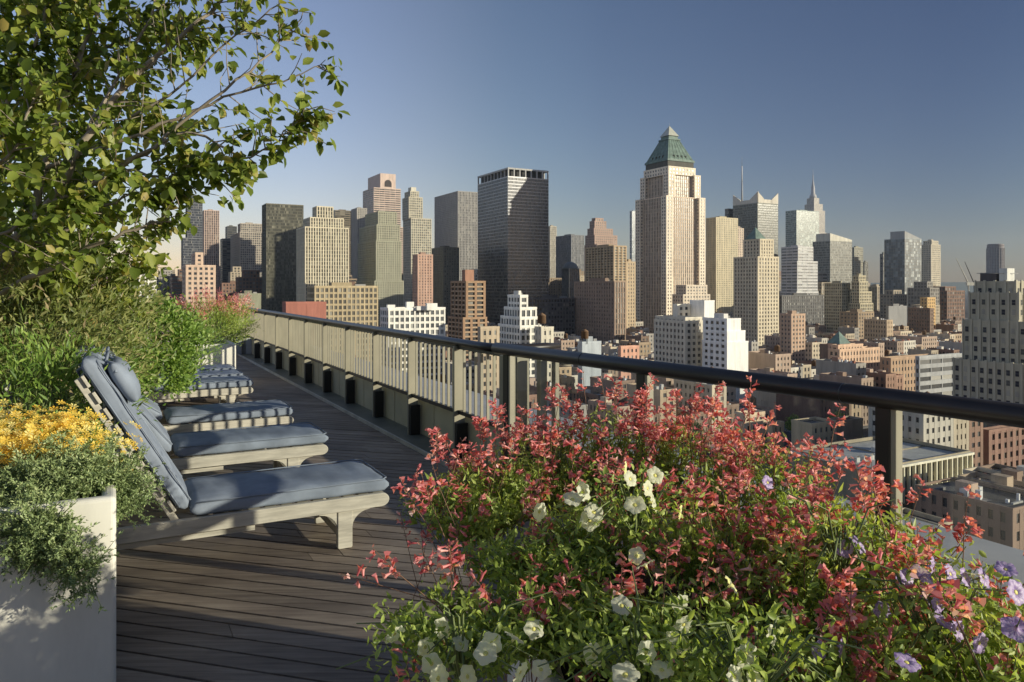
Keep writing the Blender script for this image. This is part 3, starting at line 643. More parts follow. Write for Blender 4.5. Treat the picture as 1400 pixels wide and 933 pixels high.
for idx, (_, u, v, w, dpt, h, px, py) in enumerate(cand):
    big = idx < 285
    col, cn = random.choice(palette); col = bright(col, random.uniform(.8, 1.15)); rc = random.choice([(.10, .10, .10), (.30, .29, .28), (.55, .54, .52), (.2, .17, .15), (.72, .71, .69)])
    rn = {.10: 'black', .30: 'grey', .55: 'pale grey', .2: 'brown', .72: 'white'}[rc[0]]
    Wm, Gm = (MB(), MB()) if big else (sW, sG)
    O = uv(u, v); far = (O[1] > 520)
    tier(Wm, Gm, O, 0, w, 0, dpt, GZ, GZ+h, 'low', col, (.035, .035, .04), roofcol=rc, back=False, parap=random.uniform(.5, 1.2), left_style='low' if random.random() < .5 else 'blank')
    Dm = MB() if big else sW; tk = False
    zt_ = GZ+h
    Dm.box((w*.25, dpt*.5, zt_-.4), (w*.25+2.6, dpt*.5+3.6, zt_+2.6), bright(random.choice(palette)[0], 1.1), O, B, A)
    if O[1] < 600:
        for q in range(random.randint(1, 3)):     # ducts, pipes and roof patches
            yy = random.uniform(.1, .8)*dpt; x0_ = random.uniform(.05, .4)*w; x1_ = x0_ + random.uniform(.2, .5)*w
            Dm.box((x0_, yy, zt_-.28), (x1_, yy+random.uniform(.25, .7), zt_+random.uniform(.1, .5)), random.choice([(.6, .6, .6), (.35, .35, .34), (.2, .2, .2)]), O, B, A)
            Dm.box((random.uniform(.35, w*.5), random.uniform(.4, dpt*.5), zt_-.295), (random.uniform(w*.5, w-.4), random.uniform(dpt*.55, dpt-.5), zt_-.285+.004*q), random.choice([(.07, .07, .07), (.5, .49, .47), (.25, .24, .23), (.33, .27, .22)]), O, B, A, 'Z')
    for q in range(random.randint(4, 10)):
        xx = random.uniform(.05, .8)*w; yy = random.uniform(.08, .85)*dpt; s = random.uniform(.4, 1.3)
        Dm.box((xx, yy, zt_-.4), (xx+s, yy+s*1.2, zt_+random.uniform(.5, 1.8)), random.choice([(.7, .7, .68), (.45, .45, .44), (.25, .2, .17), (.35, .15, .1), (.6, .6, .6)]), O, B, A)
    if big:
        nlow += 1
        tk = w > 11 and random.random() < .5
        org = uv(u+dpt/2, v+w/2, GZ)
        lab = 'low %s building with %s roof%s among the packed rooftops' % (cn, rn, ' and water tank' if tk else '')
        r = empty('low_rise_building', org, 0, lab, 'building', LOWG)
        Wm.build('wall', WALL, r, org); Gm.build('glazing', GLAZ, r, org); Dm.build('rooftop_box', WALL, r, org)
        if tk:
            p = uv(u+dpt*.3, v+w*.7); water_tank(r, (p[0], p[1], zt_-.3), .85, org=org)
print('low', nlow, 'rest', len(cand)-nlow)
# the rest of the fabric, farther than the 285 largest, as one mass
tag(sW.build('distant_rooftops', WALL), 'mass of small distant low buildings filling the ground between the towers', 'buildings', None, 'stuff')
o = sG.build('distant_windows', GLAZ, bpy.data.objects['distant_rooftops'])

# mid rise fillers behind
MIDG = 'mid rise blocks filling the skyline behind the towers'
nm = 0; tries = 0
while nm < 120 and tries < 6000:
    tries += 1
    px = random.uniform(190, 1430); Y = random.uniform(900, 2300)
    right = px > 1185
    h = random.uniform(35, 62) if right else random.uniform(45, 62+.022*Y)
    if right and px > 1290: h = random.uniform(30, 56)
    w = random.uniform(18, 42); d = random.uniform(20, 36)
    X = (px-700)/FPX*Y; u0 = X*A[0]+Y*A[1]; v0 = X*B[0]+Y*B[1]
    if clash(v0, v0+w, u0, u0+d): continue
    ptop = HOR-(GZ+h-CAMZ)*FPX/Y; hw = w*.5*FPX/Y
    if hidden(px-2, px+2*hw, ptop, Y): continue
    hrects.append((v0, v0+w, u0, u0+d))
    col, cn = random.choice(palette[:4]+palette[5:6]); col = bright(col, random.uniform(.7, 1.0)); stn = random.choice(['punched', 'grid', 'slab', 'ribs', 'bands'])
    Wm, Gm, Dm = MB(), MB(), MB(); O = uv(u0, v0)
    tier(Wm, Gm, O, 0, w, 0, d, GZ, GZ+h, stn, col, (.05, .05, .055), k=1.25, back=False)
    if random.random() < .5: tier(Wm, Gm, O, w*.2, w*.8, d*.2, d*.8, GZ+h-.3, GZ+h+random.uniform(5, 9), stn, col, (.05, .05, .055), k=1.25, back=False)
    Dm.box((w*.3, d*.3, GZ+h-.4), (w*.5, d*.6, GZ+h+4), bright(col, .85), O, B, A)
    org = uv(u0+d/2, v0+w/2, GZ)
    kind = {'punched': 'square windows', 'grid': 'a gridded front', 'slab': 'close set windows', 'ribs': 'vertical ribs', 'bands': 'horizontal bands'}[stn]
    r = empty('mid_rise_building', org, 0, 'distant %s mid rise block with %s between the taller towers' % (cn.replace(' brick', ''), kind), 'building', MIDG)
    Wm.build('wall', WALL, r, org); Gm.build('glazing', GLAZ, r, org); Dm.build('bulkhead', WALL, r, org)
    HERO.append((px-1, px+2*hw, ptop, Y, O, w, d)); nm += 1
print('mid', nm)

# ground, streets, hills
asph = simple('asphalt', (.055, .055, .058), .9, 0, .25, .08)
m = MB(); m.poly([(-30000, -3000, GZ), (30000, -3000, GZ), (30000, 40000, GZ), (-30000, 40000, GZ)]); tag(m.build('ground', asph), kind='structure')
pave = simple('pavement_concrete', (.22, .21, .20), .9, 0, .2, .2)
m = MB(); ub = 60.0
while ub < 1150:
    for j in range(-1, 9):
        v0 = -750 + j*250 + (0 if j else 0)
        O = uv(ub-3.5, v0+3); m.box((0, 0, GZ), (221, 57, GZ+.14), (1, 1, 1), O, B, A, 'xXyYZ')
    ub += 78
tag(m.build('pavement', pave), kind='structure')
hill = simple('hill_cover', (.09, .11, .10), .95, 0, .3, .002)
m = MB(); n = 90; xs = np.linspace(-9000, 9000, n); P0 = []; P1 = []; P2 = []
for i, x in enumerate(xs):
    hgt = 62 + 55*(.5+noise.noise((x*.0007, 3.1, 0))) + 25*noise.noise((x*.004, 9, 0))
    P0.append((x, 7000, GZ)); P1.append((x, 7600, GZ+hgt)); P2.append((x, 9500, GZ+hgt*1.1+20*noise.noise((x*.002, 1, 0))))
for i in range(n-1):
    m.poly([P0[i], P0[i+1], P1[i+1], P1[i]], smooth=True); m.poly([P1[i], P1[i+1], P2[i+1], P2[i]], smooth=True)
tag(m.build('hills', hill), kind='structure')
# ================================================================== TERRACE
def deckmat():
    m, t, N, L = nt('deck_wood')
    g = nd(N, 'ShaderNodeTexCoord')
    a = nd(N, 'ShaderNodeAttribute', attribute_name='col')
    mp = nd(N, 'ShaderNodeMapping'); mp.inputs['Rotation'].default_value = (0, 0, R(15)); mp.inputs['Scale'].default_value = (1.2, 22, 1); L.new(g.outputs['Object'], mp.inputs[0])
    nz = nd(N, 'ShaderNodeTexNoise', ins={'Scale': 1.5, 'Detail': 9.0, 'Roughness': .65}); L.new(mp.outputs[0], nz.inputs['Vector'])
    n2 = nd(N, 'ShaderNodeTexNoise', ins={'Scale': 1.1, 'Detail': 5.0, 'Roughness': .6}); L.new(g.outputs['Object'], n2.inputs['Vector'])
    c1 = ramp(N, L, nz.outputs[0], [(.3, (.55, .5, .46)), (.7, (1.3, 1.28, 1.22))])
    c2 = ramp(N, L, n2.outputs[0], [(.35, (.7, .68, .68)), (.65, (1.25, 1.25, 1.22))])
    m1 = nd(N, 'ShaderNodeMixRGB', blend_type='MULTIPLY'); m1.inputs[0].default_value = 1; L.new(a.outputs['Color'], m1.inputs[1]); L.new(c1, m1.inputs[2])
    m2 = nd(N, 'ShaderNodeMixRGB', blend_type='MULTIPLY'); m2.inputs[0].default_value = 1; L.new(m1.outputs[0], m2.inputs[1]); L.new(c2, m2.inputs[2])
    b = nd(N, 'ShaderNodeBsdfPrincipled', ins={'Roughness': .62}); b.inputs['Specular IOR Level'].default_value = .35
    L.new(m2.outputs[0], b.inputs['Base Color'])
    bp = nd(N, 'ShaderNodeBump', ins={'Strength': .35, 'Distance': .004}); L.new(nz.outputs[0], bp.inputs['Height']); L.new(bp.outputs[0], b.inputs['Normal'])
    out(N, L, b.outputs[0]); return m
teak = simple('weathered_teak', (.50, .46, .38), .7, 0, .28, 2.2, .25, streak=(2.0, 14, 14))
cush = simple('blue_canvas', (.235, .27, .33), .85, 0, .20, 5, .12, .2)
bronze = simple('bronze_paint', (.30, .275, .20), .45, .0, .12, 3, 0, .5)
black = simple('black_handrail', (.030, .025, .022), .42, 0, .25, 5, 0, .45, .05)
dbron = simple('dark_bronze', (.022, .02, .018), .4, 0, .2, 4)
ledge = simple('parapet_concrete', (.42, .42, .42), .8, 0, .22, 1.6, .1)
beige = simple('parapet_panel', (.52, .47, .32), .75, 0, .18, 1.5)
strip = simple('gutter_metal', (.15, .15, .115), .5, 0, .3, 2.0, .05)
edgem = simple('kerb_edge', (.50, .48, .42), .6, 0, .3, 3.0)
def stuccomat():
    return simple('planter_fibreglass', (.72, .69, .60), .75, 0, .13, 2.2, .15, streak=(2.5, 2.5, .7))
stucco = stuccomat()
wallb = simple('terrace_wall', (.35, .31, .25), .8, 0, .15, .5)
glassm, t, N, L = nt('railing_glass')
tb = nd(N, 'ShaderNodeBsdfTransparent'); tb.inputs[0].default_value = (.90, .92, .92, 1)
gb = nd(N, 'ShaderNodeBsdfGlossy', ins={'Roughness': .02}); db = nd(N, 'ShaderNodeBsdfDiffuse'); db.inputs[0].default_value = (.6, .6, .6, 1)
fr = nd(N, 'ShaderNodeFresnel', ins={'IOR': 1.45}); m1 = nd(N, 'ShaderNodeMixShader'); L.new(fr.outputs[0], m1.inputs[0]); L.new(tb.outputs[0], m1.inputs[1]); L.new(gb.outputs[0], m1.inputs[2])
m2 = nd(N, 'ShaderNodeMixShader'); m2.inputs[0].default_value = .035; L.new(m1.outputs[0], m2.inputs[1]); L.new(db.outputs[0], m2.inputs[2]); out(N, L, m2.outputs[0])

# deck boards, laid nearly straight across the view
bd = np.array([-.966, .259, 0]); bn = np.array([.259, .966, 0])
m = MB(); VR = 2.62
s = -4.0
k = 0
while s < 21:
    # clip board (strip s..s+w along bn) to v<VR, v>-4, u in -2.5..18.2
    w = .104
    pts = []
    o = bn*s
    # param along bd: v = (o+bd*t).B , u = (o+bd*t).A
    def lim(o):
        bv = bd@B; bu = bd@A
        ts = []
        t0, t1 = -60, 60
        for (val, d, lo, hi) in ((o@B, bv, -4.5, VR), (o@A, bu, -2.5, 18.3)):
            a_, b_ = (lo-val)/d, (hi-val)/d
            t0 = max(t0, min(a_, b_)); t1 = min(t1, max(a_, b_))
        return t0, t1
    l0 = lim(o); l1 = lim(o+bn*w)
    if l0[1] > l0[0] and l1[1] > l1[0]:
        # joints every ~3.6 m, staggered
        off = random.uniform(0, 3.6); cuts = [0.0]; L_ = max(l0[1]-l0[0], l1[1]-l1[0])
        x = off
        while x < L_: cuts.append(x/L_); x += 3.6
        cuts.append(1.0)
        for c0, c1 in zip(cuts[:-1], cuts[1:]):
            if (c1-c0)*L_ < .05: continue
            e = .002/L_
            f = lambda l, c: l[0] + (l[1]-l[0])*c
            P = [o+bd*f(l0, c0+e), o+bn*w+bd*f(l1, c0+e), o+bn*w+bd*f(l1, c1-e), o+bd*f(l0, c1-e)]
            dz = random.uniform(-.0012, .0012); tone = random.uniform(.78, 1.25); cc = (.275*tone, .228*tone, .19*tone)
            T = [p+UZ*dz for p in P]; Bt = [p-UZ*.03 for p in P]
            m.faces(T+Bt, [(3, 2, 1, 0), (0, 1, 5, 4), (1, 2, 6, 5), (2, 3, 7, 6), (3, 0, 4, 7)], cc)
    s += .118
tag(m.build('deck', deckmat()), kind='structure')
under = simple('deck_void', (.015, .014, .013), .95)
m = MB(); m.box((-4.5, -2.5, -.5), (3.9, 19.0, -.06), O=np.zeros(3), X=B, Y=A); tag(m.build('deck_substrate', under), kind='structure')
m = MB(); m.box((-30, -12, GZ), (3.85, 19.2, -.52), O=np.zeros(3), X=B, Y=A); 
tag(m.build('terrace_building', wallb), 'beige building block carrying the wooden roof terrace', 'building')
m = MB()
m.box((2.625, -2.5, -.05), (2.645, 18.4, .035), O=np.zeros(3), X=B, Y=A); tag(m.build('kerb', edgem), kind='structure')
m = MB(); m.box((2.645, -2.5, -.05), (2.955, 18.4, .012), O=np.zeros(3), X=B, Y=A); tag(m.build('gutter', strip), kind='structure')
# parapet behind the railing: beige panels and a wide concrete cap
root = empty('parapet', uv(8, 3.2), 0, 'low beige parapet with a wide pale concrete cap outside the railing', 'parapet'); org = np.array(root.location)
m = MB()
k = -2.5
while k < 18.4:
    m.box((2.955, k+.01, -.05), (3.02, min(k+1.2, 18.5), .385), O=np.zeros(3), X=B, Y=A); k += 1.21
m.build('panel', beige, root, org)
m = MB(); m.box((3.02, -2.5, -.5), (3.58, 19.0, .33), O=np.zeros(3), X=B, Y=A); m.build('wall', wallb, root, org)
m = MB(); m.box((3.0, -2.5, .335), (3.68, 19.05, .395), O=np.zeros(3), X=B, Y=A); m.box((-4.4, 18.42, -.05), (3.0, 19.05, .38), O=np.zeros(3), X=B, Y=A); m.build('cap', ledge, root, org, bevel=.01)

# railing 1: bronze balusters
VRAIL = 2.87; U0, DU, NB = 5.155, 1.212, 11
root = empty('baluster_railing', uv(11, VRAIL), 0, 'long bronze railing of flat vertical balusters running away beside the deck', 'railing'); org = np.array(root.location)
m = MB(); m.tube([uv(5.62, 3.50, 1.078), uv(5.56, 3.32, 1.078), uv(5.53, 3.15, 1.078), uv(5.56, 3.02, 1.078), uv(5.66, 2.91, 1.078), uv(5.85, VRAIL, 1.078), uv(6.2, VRAIL, 1.078), uv(U0+NB*DU+.1, VRAIL, 1.078)], [.03, .05, .05, .05, .05, .05, .05, .05], 16, sq=.72); m.tube([uv(U0+NB*DU, VRAIL, 1.078), uv(U0+NB*DU, -4.3, 1.078)], .05, 12, sq=.8); m.build('handrail', black, root, org)
m = MB(); m.tube([uv(U0-.55, VRAIL+.10, 1.04), uv(U0-.1, VRAIL+.1, 1.04)], .01, 4)
m = MB(); m.box((VRAIL-.02, U0, .415), (VRAIL+.02, U0+NB*DU, .45), O=np.zeros(3), X=B, Y=A); m.build('bottom_rail', dbron, root, org)
m = MB(); m.box((VRAIL-.022, U0, 1.02), (VRAIL+.022, U0+NB*DU, 1.045), O=np.zeros(3), X=B, Y=A); m.build('top_rail', dbron, root, org)
nbal = 0
for i in range(NB+1):
    u = U0+i*DU
    m = MB(); m.box((VRAIL-.055, u-.018, .012), (VRAIL+.055, u+.018, 1.045), O=np.zeros(3), X=B, Y=A); p = m.build('post', bronze, root, org, bevel=.003)
    m = MB(); m.box((VRAIL-.045, u-.06, .012), (VRAIL+.065, u-.019, .33), O=np.zeros(3), X=B, Y=A); m.build('bracket', dbron, p, None if True else org).location = (0, 0, 0)
    b_ = p.children[0]; b_.data.transform(__import__('mathutils').Matrix.Translation(-Vector(org)))
    if i < NB:
        for j in range(1, 10):
            uu = u + j*DU/10; m = MB(); m.box((VRAIL-.0125, uu-.006, .44), (VRAIL+.0125, uu+.006, 1.03), O=np.zeros(3), X=B, Y=A)
            m.build('baluster', bronze, root, org); nbal += 1
# far return railing: bronze too
root3 = empty('far_railing', uv(18.5, .5), 0, 'short railing closing off the far end of the deck', 'railing'); org3 = np.array(root3.location)
m = MB()
for i in range(50): m.box((VRAIL-.3-i*.14, 18.45, .4), (VRAIL-.3-i*.14+.05, 18.46, 1.03), O=np.zeros(3), X=B, Y=A)
m.build('balusters', bronze, root3, org3)
m = MB(); m.box((VRAIL-7, 18.43, .38), (VRAIL-.1, 18.48, .41), O=np.zeros(3), X=B, Y=A); m.build('bottom_rail', dbron, root3, org3)
for i in range(6):
    m = MB(); m.box((VRAIL-.15-i*1.3, 18.42, .01), (VRAIL-.05-i*1.3, 18.49, 1.05), O=np.zeros(3), X=B, Y=A); m.build('post', bronze, root3, org3)
# railing 2: thick handrail with glass panels
p0 = np.array([-.125, 5.93, 0]); p1 = np.array([1.936, 2.82, 0]); dr = (p1-p0)/np.linalg.norm(p1-p0); Lr = np.linalg.norm(p1-p0); pe = p0 + dr*(Lr+2.6); nr = np.array([-dr[1], dr[0], 0])
if nr@B < 0: nr = -nr
root = empty('glass_railing', p0 + dr*2, 0, 'thick black handrail on dark posts with clear glass panels, nearest on the right', 'railing'); org = np.array(root.location)
m = MB(); m.tube([p0+UZ*1.11-dr*.012, p0+UZ*1.11, pe+UZ*1.11], [.04, .050, .050], 20, sq=.92); m.build('handrail', black, root, org)
for q in (1.1, 3.0, 4.2):
    m = MB(); c = p0+dr*q+UZ*1.11; m.tube([c-dr*.006, c+dr*.006], [.0508, .0508], 20, sq=.92); m.build('joint_ring', dbron, root, org)
posts2 = [0.14, 1.65, 3.18, 4.70]
for q in posts2:
    c = p0+dr*q + nr*.02
    m = MB(); m.box((-.034, -.028, .012), (.034, .028, 1.07), O=c, X=dr, Y=nr); m.build('post', dbron, root, org, bevel=.003)
    m = MB(); m.box((.0345, -.022, .012), (.058, .03, 1.065), O=c, X=dr, Y=nr); m.build('post_channel', bronze, root, org)
for qa, qb in zip(posts2[:-1], posts2[1:]):
    a0_ = p0+dr*(qa+.08)+nr*.025; a1_ = p0+dr*(qb-.06)+nr*.025
    m = MB(); P = [a0_+UZ*.14, a1_+UZ*.14, a1_+UZ*1.06, a0_+UZ*1.06]; m.poly(P); m.build('glass_panel', glassm, root, org)
# cluster of corner uprights where the two railings meet
root = empty('corner_post_cluster', p0, 0, 'cluster of tan channel uprights where the two railings overlap', 'post'); org = np.array(root.location)
for (du, dv, w) in ((-.10, -.05, .07), (-.26, .03, .05), (-.42, .10, .05), (-.52, .16, .03)):
    c = uv(U0+.28+du, VRAIL+dv)
    m = MB(); m.box((-w*.6, -.03, .012), (w*.6, .03, 1.045), O=c, X=B, Y=A); m.build('upright', bronze, root, org, bevel=.003)

# ------------------------------------------------------------------ loungers (local x along B towards the foot, y along A)
def wrinkle(x, y, s): return noise.noise((x*9+s, y*5, s))*.5 + noise.noise((x*22, y*9+s, s*2))*.35
def slab(L_, Wd, T, nseg=40, nr=28, e=5.0, endr=.06, bulge=.015, wr=.006, seed=0.0):
    """rounded cushion: length along x, width along y, thickness z, centred in y, bottom near z=0"""
    V = []; F = []
    for i in range(nseg+1):
        t = i/nseg; x = L_*t; dd = min(x, L_-x); sc = 1.0 if dd > endr else math.sqrt(max(0.0, 1-((endr-dd)/endr)**2))
        sc = .35 + .65*sc
        for k in range(nr):
            a = 2*math.pi*k/nr; c, s = math.cos(a), math.sin(a)
            r = (abs(c)**e + abs(s)**e)**(-1/e)
            y = r*c*Wd/2*(1-.03*(1-sc)); z = r*s*T/2*sc
            yy = y/(Wd/2)
            if s > 0: z += bulge*(1-yy*yy)*min(1, dd/.1); z += wr*wrinkle(x, y, seed)*min(1, dd/.05)
            y += wr*.8*noise.noise((x*7, seed, k*.1))
            V.append((x + (.006*noise.noise((y*9, z*5, seed))), y, z+T/2))
    for i in range(nseg):
        for k in range(nr):
            a0 = i*nr+k; a1 = i*nr+(k+1) % nr; F.append((a0, a1, a1+nr, a0+nr))
    F.append(tuple(range(nr))[::-1]); F.append(tuple(nseg*nr+k for k in range(nr)))
    return V, F
def place_local(m, V, F, fn, smooth=True):
    m.faces([fn(p) for p in V], F, (1, 1, 1), smooth)
def make_lounger(seed=0.0, ang=60.0, pillow=True):
    root = empty('sun_lounger', (0, 0, 0))
    W_ = .64
    def railprof(x0, x1, z0, z1):
        r = (z1-z0)/2; pr = [(x0, z0), (x1-r*1.2, z0)] + [(x1-r*1.2+r*1.2*math.cos(t), z0+r+r*math.sin(t)) for t in np.linspace(-math.pi/2, math.pi/2, 9)][1:-1] + [(x1-r*1.2, z1), (x0, z1)]
        return pr
    for y0 in (0.0, W_-.035):
        m = MB(); m.prism(railprof(-.62, 1.42, .275, .358), y0, y0+.035); m.build('side_rail', teak, root, bevel=.004)
    for y0 in (.036, W_-.061):
        m = MB(); m.prism([(-.5, .235), (.62, .235), (.62, .262), (-.5, .262)], y0, y0+.025); m.build('lower_rail', teak, root)
    for x in (-.50, 1.10):
        for y0 in (.036, W_-.081):
            m = MB(); m.prism([(x, .053), (x+.006, .045), (x+.084, .045), (x+.09, .053), (x+.09, .30), (x, .30)], y0-.018 if y0 < .3 else y0+.018, y0+.028 if y0 < .3 else y0+.063); m.build('leg', teak, root, bevel=.004)
            if x > 0:
                yb = (y0-.01, y0+.02) if y0 < .3 else (y0+.025, y0+.055)
                crv = [(x+.09+.115*s, .274-.115*(1-s)*1.0-.0) for s in ()]
                pr = [(x+.088, .274), (x+.088, .165)] + [(x+.092+.115*(1-math.cos(t)), .17+.095*math.sin(t)) for t in np.linspace(.05, 1.5, 7)] + [(x+.212, .274)]
                m = MB(); m.prism(pr, *yb); m.build('bracket', teak, root)
                pl = [(2*x+.09-a, b) for a, b in pr][::-1]
                m = MB(); m.prism(pl, *yb); m.build('bracket', teak, root)
    for i in range(12):
        x = .31+i*.093; m = MB(); m.box((x, .037, .335), (x+.062, W_-.037, .352)); m.build('slat', teak, root)
    m = MB(); m.box((-.6, .037, .30), (-.54, W_-.037, .35)); m.build('head_rail', teak, root)
    m = MB(); m.box((1.12, .09, .10), (1.16, W_-.09, .15)); m.build('stretcher', teak, root)
    ca, sa = -math.cos(R(ang)), math.sin(R(ang)); nx, nz = sa, -ca; hx, hz = .21, .36
    def bk(p):  # p: (along back, y, out from frame)
        return (hx+ca*p[0]+nx*p[2], p[1], hz+sa*p[0]+nz*p[2])
    def bbox(name, lo, hi, par):
        m = MB(); P = [bk((x, y, z)) for z in (lo[2], hi[2]) for (x, y) in ((lo[0], lo[1]), (hi[0], lo[1]), (hi[0], hi[1]), (lo[0], hi[1]))]
        m.faces(P, [(0, 3, 2, 1), (4, 5, 6, 7), (0, 1, 5, 4), (1, 2, 6, 5), (2, 3, 7, 6), (3, 0, 4, 7)]); return m.build(name, teak, par, bevel=.003)
    for y0 in (.06, W_-.095): bbox('back_stile', (-.04, y0, -.035), (.93, y0+.035, .0), root)
    for i in range(9): bbox('back_slat', (.04+i*.103, .04, .001), (.04+i*.103+.07, W_-.04, .018), root)
    # support prop
    m = MB(); q = bk((.5, 0, -.02)); m.tube([(q[0], .10, q[2]), (-.30, .10, .31)], .014, 4); m.tube([(q[0], W_-.1, q[2]), (-.30, W_-.1, .31)], .014, 4); m.build('prop', teak, root)
    V, F = slab(1.15, .60, .085, seed=seed, bulge=.014, wr=.016, endr=.05, e=6.5)
    m = MB(); place_local(m, V, F, lambda p: (p[0]+.275, p[1]+W_/2, p[2]+.356)); c = m.build('seat_cushion', cush, root)
    def piping(par, fn, L_, Wd, z, nm='piping'):
        pts = []
        for (x, y) in [(.03, -Wd/2+.004), (L_*.25, -Wd/2), (L_*.5, -Wd/2-.001), (L_*.75, -Wd/2), (L_-.04, -Wd/2+.004), (L_-.008, -Wd/2+.04), (L_-.006, 0), (L_-.008, Wd/2-.04), (L_-.04, Wd/2-.004), (L_*.5, Wd/2), (.03, Wd/2-.004)]: pts.append(fn((x, y, z)))
        m = MB(); m.tube(pts, .0045, 5); m.build(nm, cush, par)
    piping(c, lambda p: (p[0]+.275, p[1]+W_/2, p[2]+.356), 1.15, .602, .082)
    V, F = slab(.98, .58, .085, seed=seed+3, bulge=.010, wr=.010, endr=.05, e=6.5)
    m = MB(); place_local(m, V, F, lambda p: bk((p[0]+.02, p[1]+W_/2, p[2]+.02))); c = m.build('back_cushion', cush, root)
    piping(c, lambda p: bk((p[0]+.02, p[1]+W_/2, p[2]+.02)), .95, .582, .085)
    piping(c, lambda p: bk((p[0]+.02, p[1]+W_/2, p[2]+.02)), .95, .582, .02)
    m = MB()
    for yy in (.12, W_-.12): m.tube([(1.33, yy, .37), (1.36, yy+.015, .345), (1.35, yy-.01, .30), (1.37, yy+.01, .28)], .004, 4)
    m.build('tie', cush, root)
    if pillow:
        V, F = slab(.24, .50, .11, nseg=26, nr=32, e=3.0, endr=.09, bulge=.006, wr=.014, seed=seed+7)
        m = MB(); place_local(m, V, F, lambda p: bk((p[0]+.67, p[1]+W_/2, p[2]+.10))); pl_ = m.build('pillow', cush, root)
        for yy in (.16, W_-.16):
            m = MB(); m.tube([bk((.80, yy, .18)), bk((.88, yy+.01, .15)), bk((.97, yy, .10)), bk((.96, yy, .0)), bk((.88, yy, -.02))], .011, 5)
            m.build('strap', cush, pl_); m = MB(); m.tube([bk((.93, yy, .135)), bk((.97, yy+.05, .17)), bk((.93, yy+.09, .15)), bk((.94, yy+.02, .13)), bk((.90, yy-.06, .17)), bk((.86, yy-.09, .15))], .008, 4); m.build('bow', cush, pl_)
    return root
lp = make_lounger(1.0)
spots = [(4.47, .12, 'nearest grey framed sun lounger with its whole blue seat cushion in view'),
         (6.07, .15, 'second nearest sun lounger, its blue cushion crossed by one broad post shadow'),
         (7.55, .19, 'third sun lounger, its cushion edge striped by baluster shadows'),
         (9.98, .20, 'fourth sun lounger, first of the far row of three and in front of them'),
         (10.82, .21, 'fifth sun lounger, middle one of the far row of three'),
         (11.66, .23, 'farthest sun lounger, closest to the ribbed lit planter')]
LG = 'sun loungers lined up along the deck'
for i, (u, v, lab) in enumerate(spots):
    if i in (1, 2, 4): o = make_lounger(2.0+i*3.1, {1: 52, 2: 36}.get(i, 36), pillow=(i > 0))
    elif i == 0: o = lp
    elif i == 3: o = make_lounger(11.0, 33)
    else: o = copy_tree(o4) if False else make_lounger(17.0, 34)
    o.location = tuple(uv(u, v, -0.043)); o.rotation_euler = (0, 0, ROT); tag(o, lab, 'sun lounger', LG)

# ------------------------------------------------------------------ planters
soil = simple('soil', (.05, .035, .025), .95, 0, .4, 20, .5)
def planter(label, v0, v1, u0, u1, h, O=np.zeros(3), X=B, Y=A):
    c = O + X*(v0+v1)/2 + Y*(u0+u1)/2
    root = empty('planter_box', c, 0, label, 'planter'); org = np.array(root.location)
    m = MB(); t = .05
    m.box((v0, u0, 0.0), (v1, u0+t, h), O=O, X=X, Y=Y); m.box((v0, u1-t, 0.0), (v1, u1, h), O=O, X=X, Y=Y)
    m.box((v0, u0+t, 0.0), (v0+t, u1-t, h), O=O, X=X, Y=Y); m.box((v1-t, u0+t, 0.0), (v1, u1-t, h), O=O, X=X, Y=Y)
    # one clean shell: outer box with an inner well
    m = MB(); o_ = [(v0, u0), (v1, u0), (v1, u1), (v0, u1)]; i_ = [(v0+t, u0+t), (v1-t, u0+t), (v1-t, u1-t), (v0+t, u1-t)]
    T = lambda q, z: O + X*q[0] + Y*q[1] + UZ*z
    P = [T(q, 0) for q in o_] + [T(q, h) for q in o_] + [T(q, h) for q in i_] + [T(q, h-.12) for q in i_]
    fs = [(0, 3, 2, 1)]
    for k in range(4):
        n_ = (k+1) % 4; fs += [(k, n_, 4+n_, 4+k), (4+k, 4+n_, 8+n_, 8+k), (8+k, 8+n_, 12+n_, 12+k)]
    fs.append((12, 13, 14, 15))
    m.faces(P, fs); o = m.build('box', stucco, root, org)
    md = o.modifiers.new('bevel', 'BEVEL'); md.width = .018; md.segments = 4; md.limit_method = 'ANGLE'; md.angle_limit = R(40)
    m = MB(); m.box((v0+t+.003, u0+t+.003, h-.10), (v1-t-.003, u1-t-.003, h-.045), O=O, X=X, Y=Y); m.build('soil', soil, root, org)
    return root
planter('white planter box at the bottom left holding yellow flowers and trailing juniper', -1.9, .022, 3.22, 4.34, .80)
planter('white planter box behind the first lounger under the tall shrub', -1.75, -.80, 4.4, 7.4, .62)
planter('planter box half hidden under the round green shrub', -1.0, .15, 8.3, 9.75, .55)
planter('white planter box at the far end, striped by baluster shadows', .70, 1.78, 12.6, 13.7, .69)
planter('planter box behind the far loungers under pale flowering shrubs', -1.9, -.85, 9.8, 13.2, .6)
rz = R(6); PX = np.array([math.cos(rz), math.sin(rz), 0]); PY = np.array([-math.sin(rz), math.cos(rz), 0])
planter('large planter box under the coral flowers, beside the glass railing', .22, 1.05, 1.62, 2.85, .62, O=np.array([.06, 0, 0]), X=PX, Y=PY)
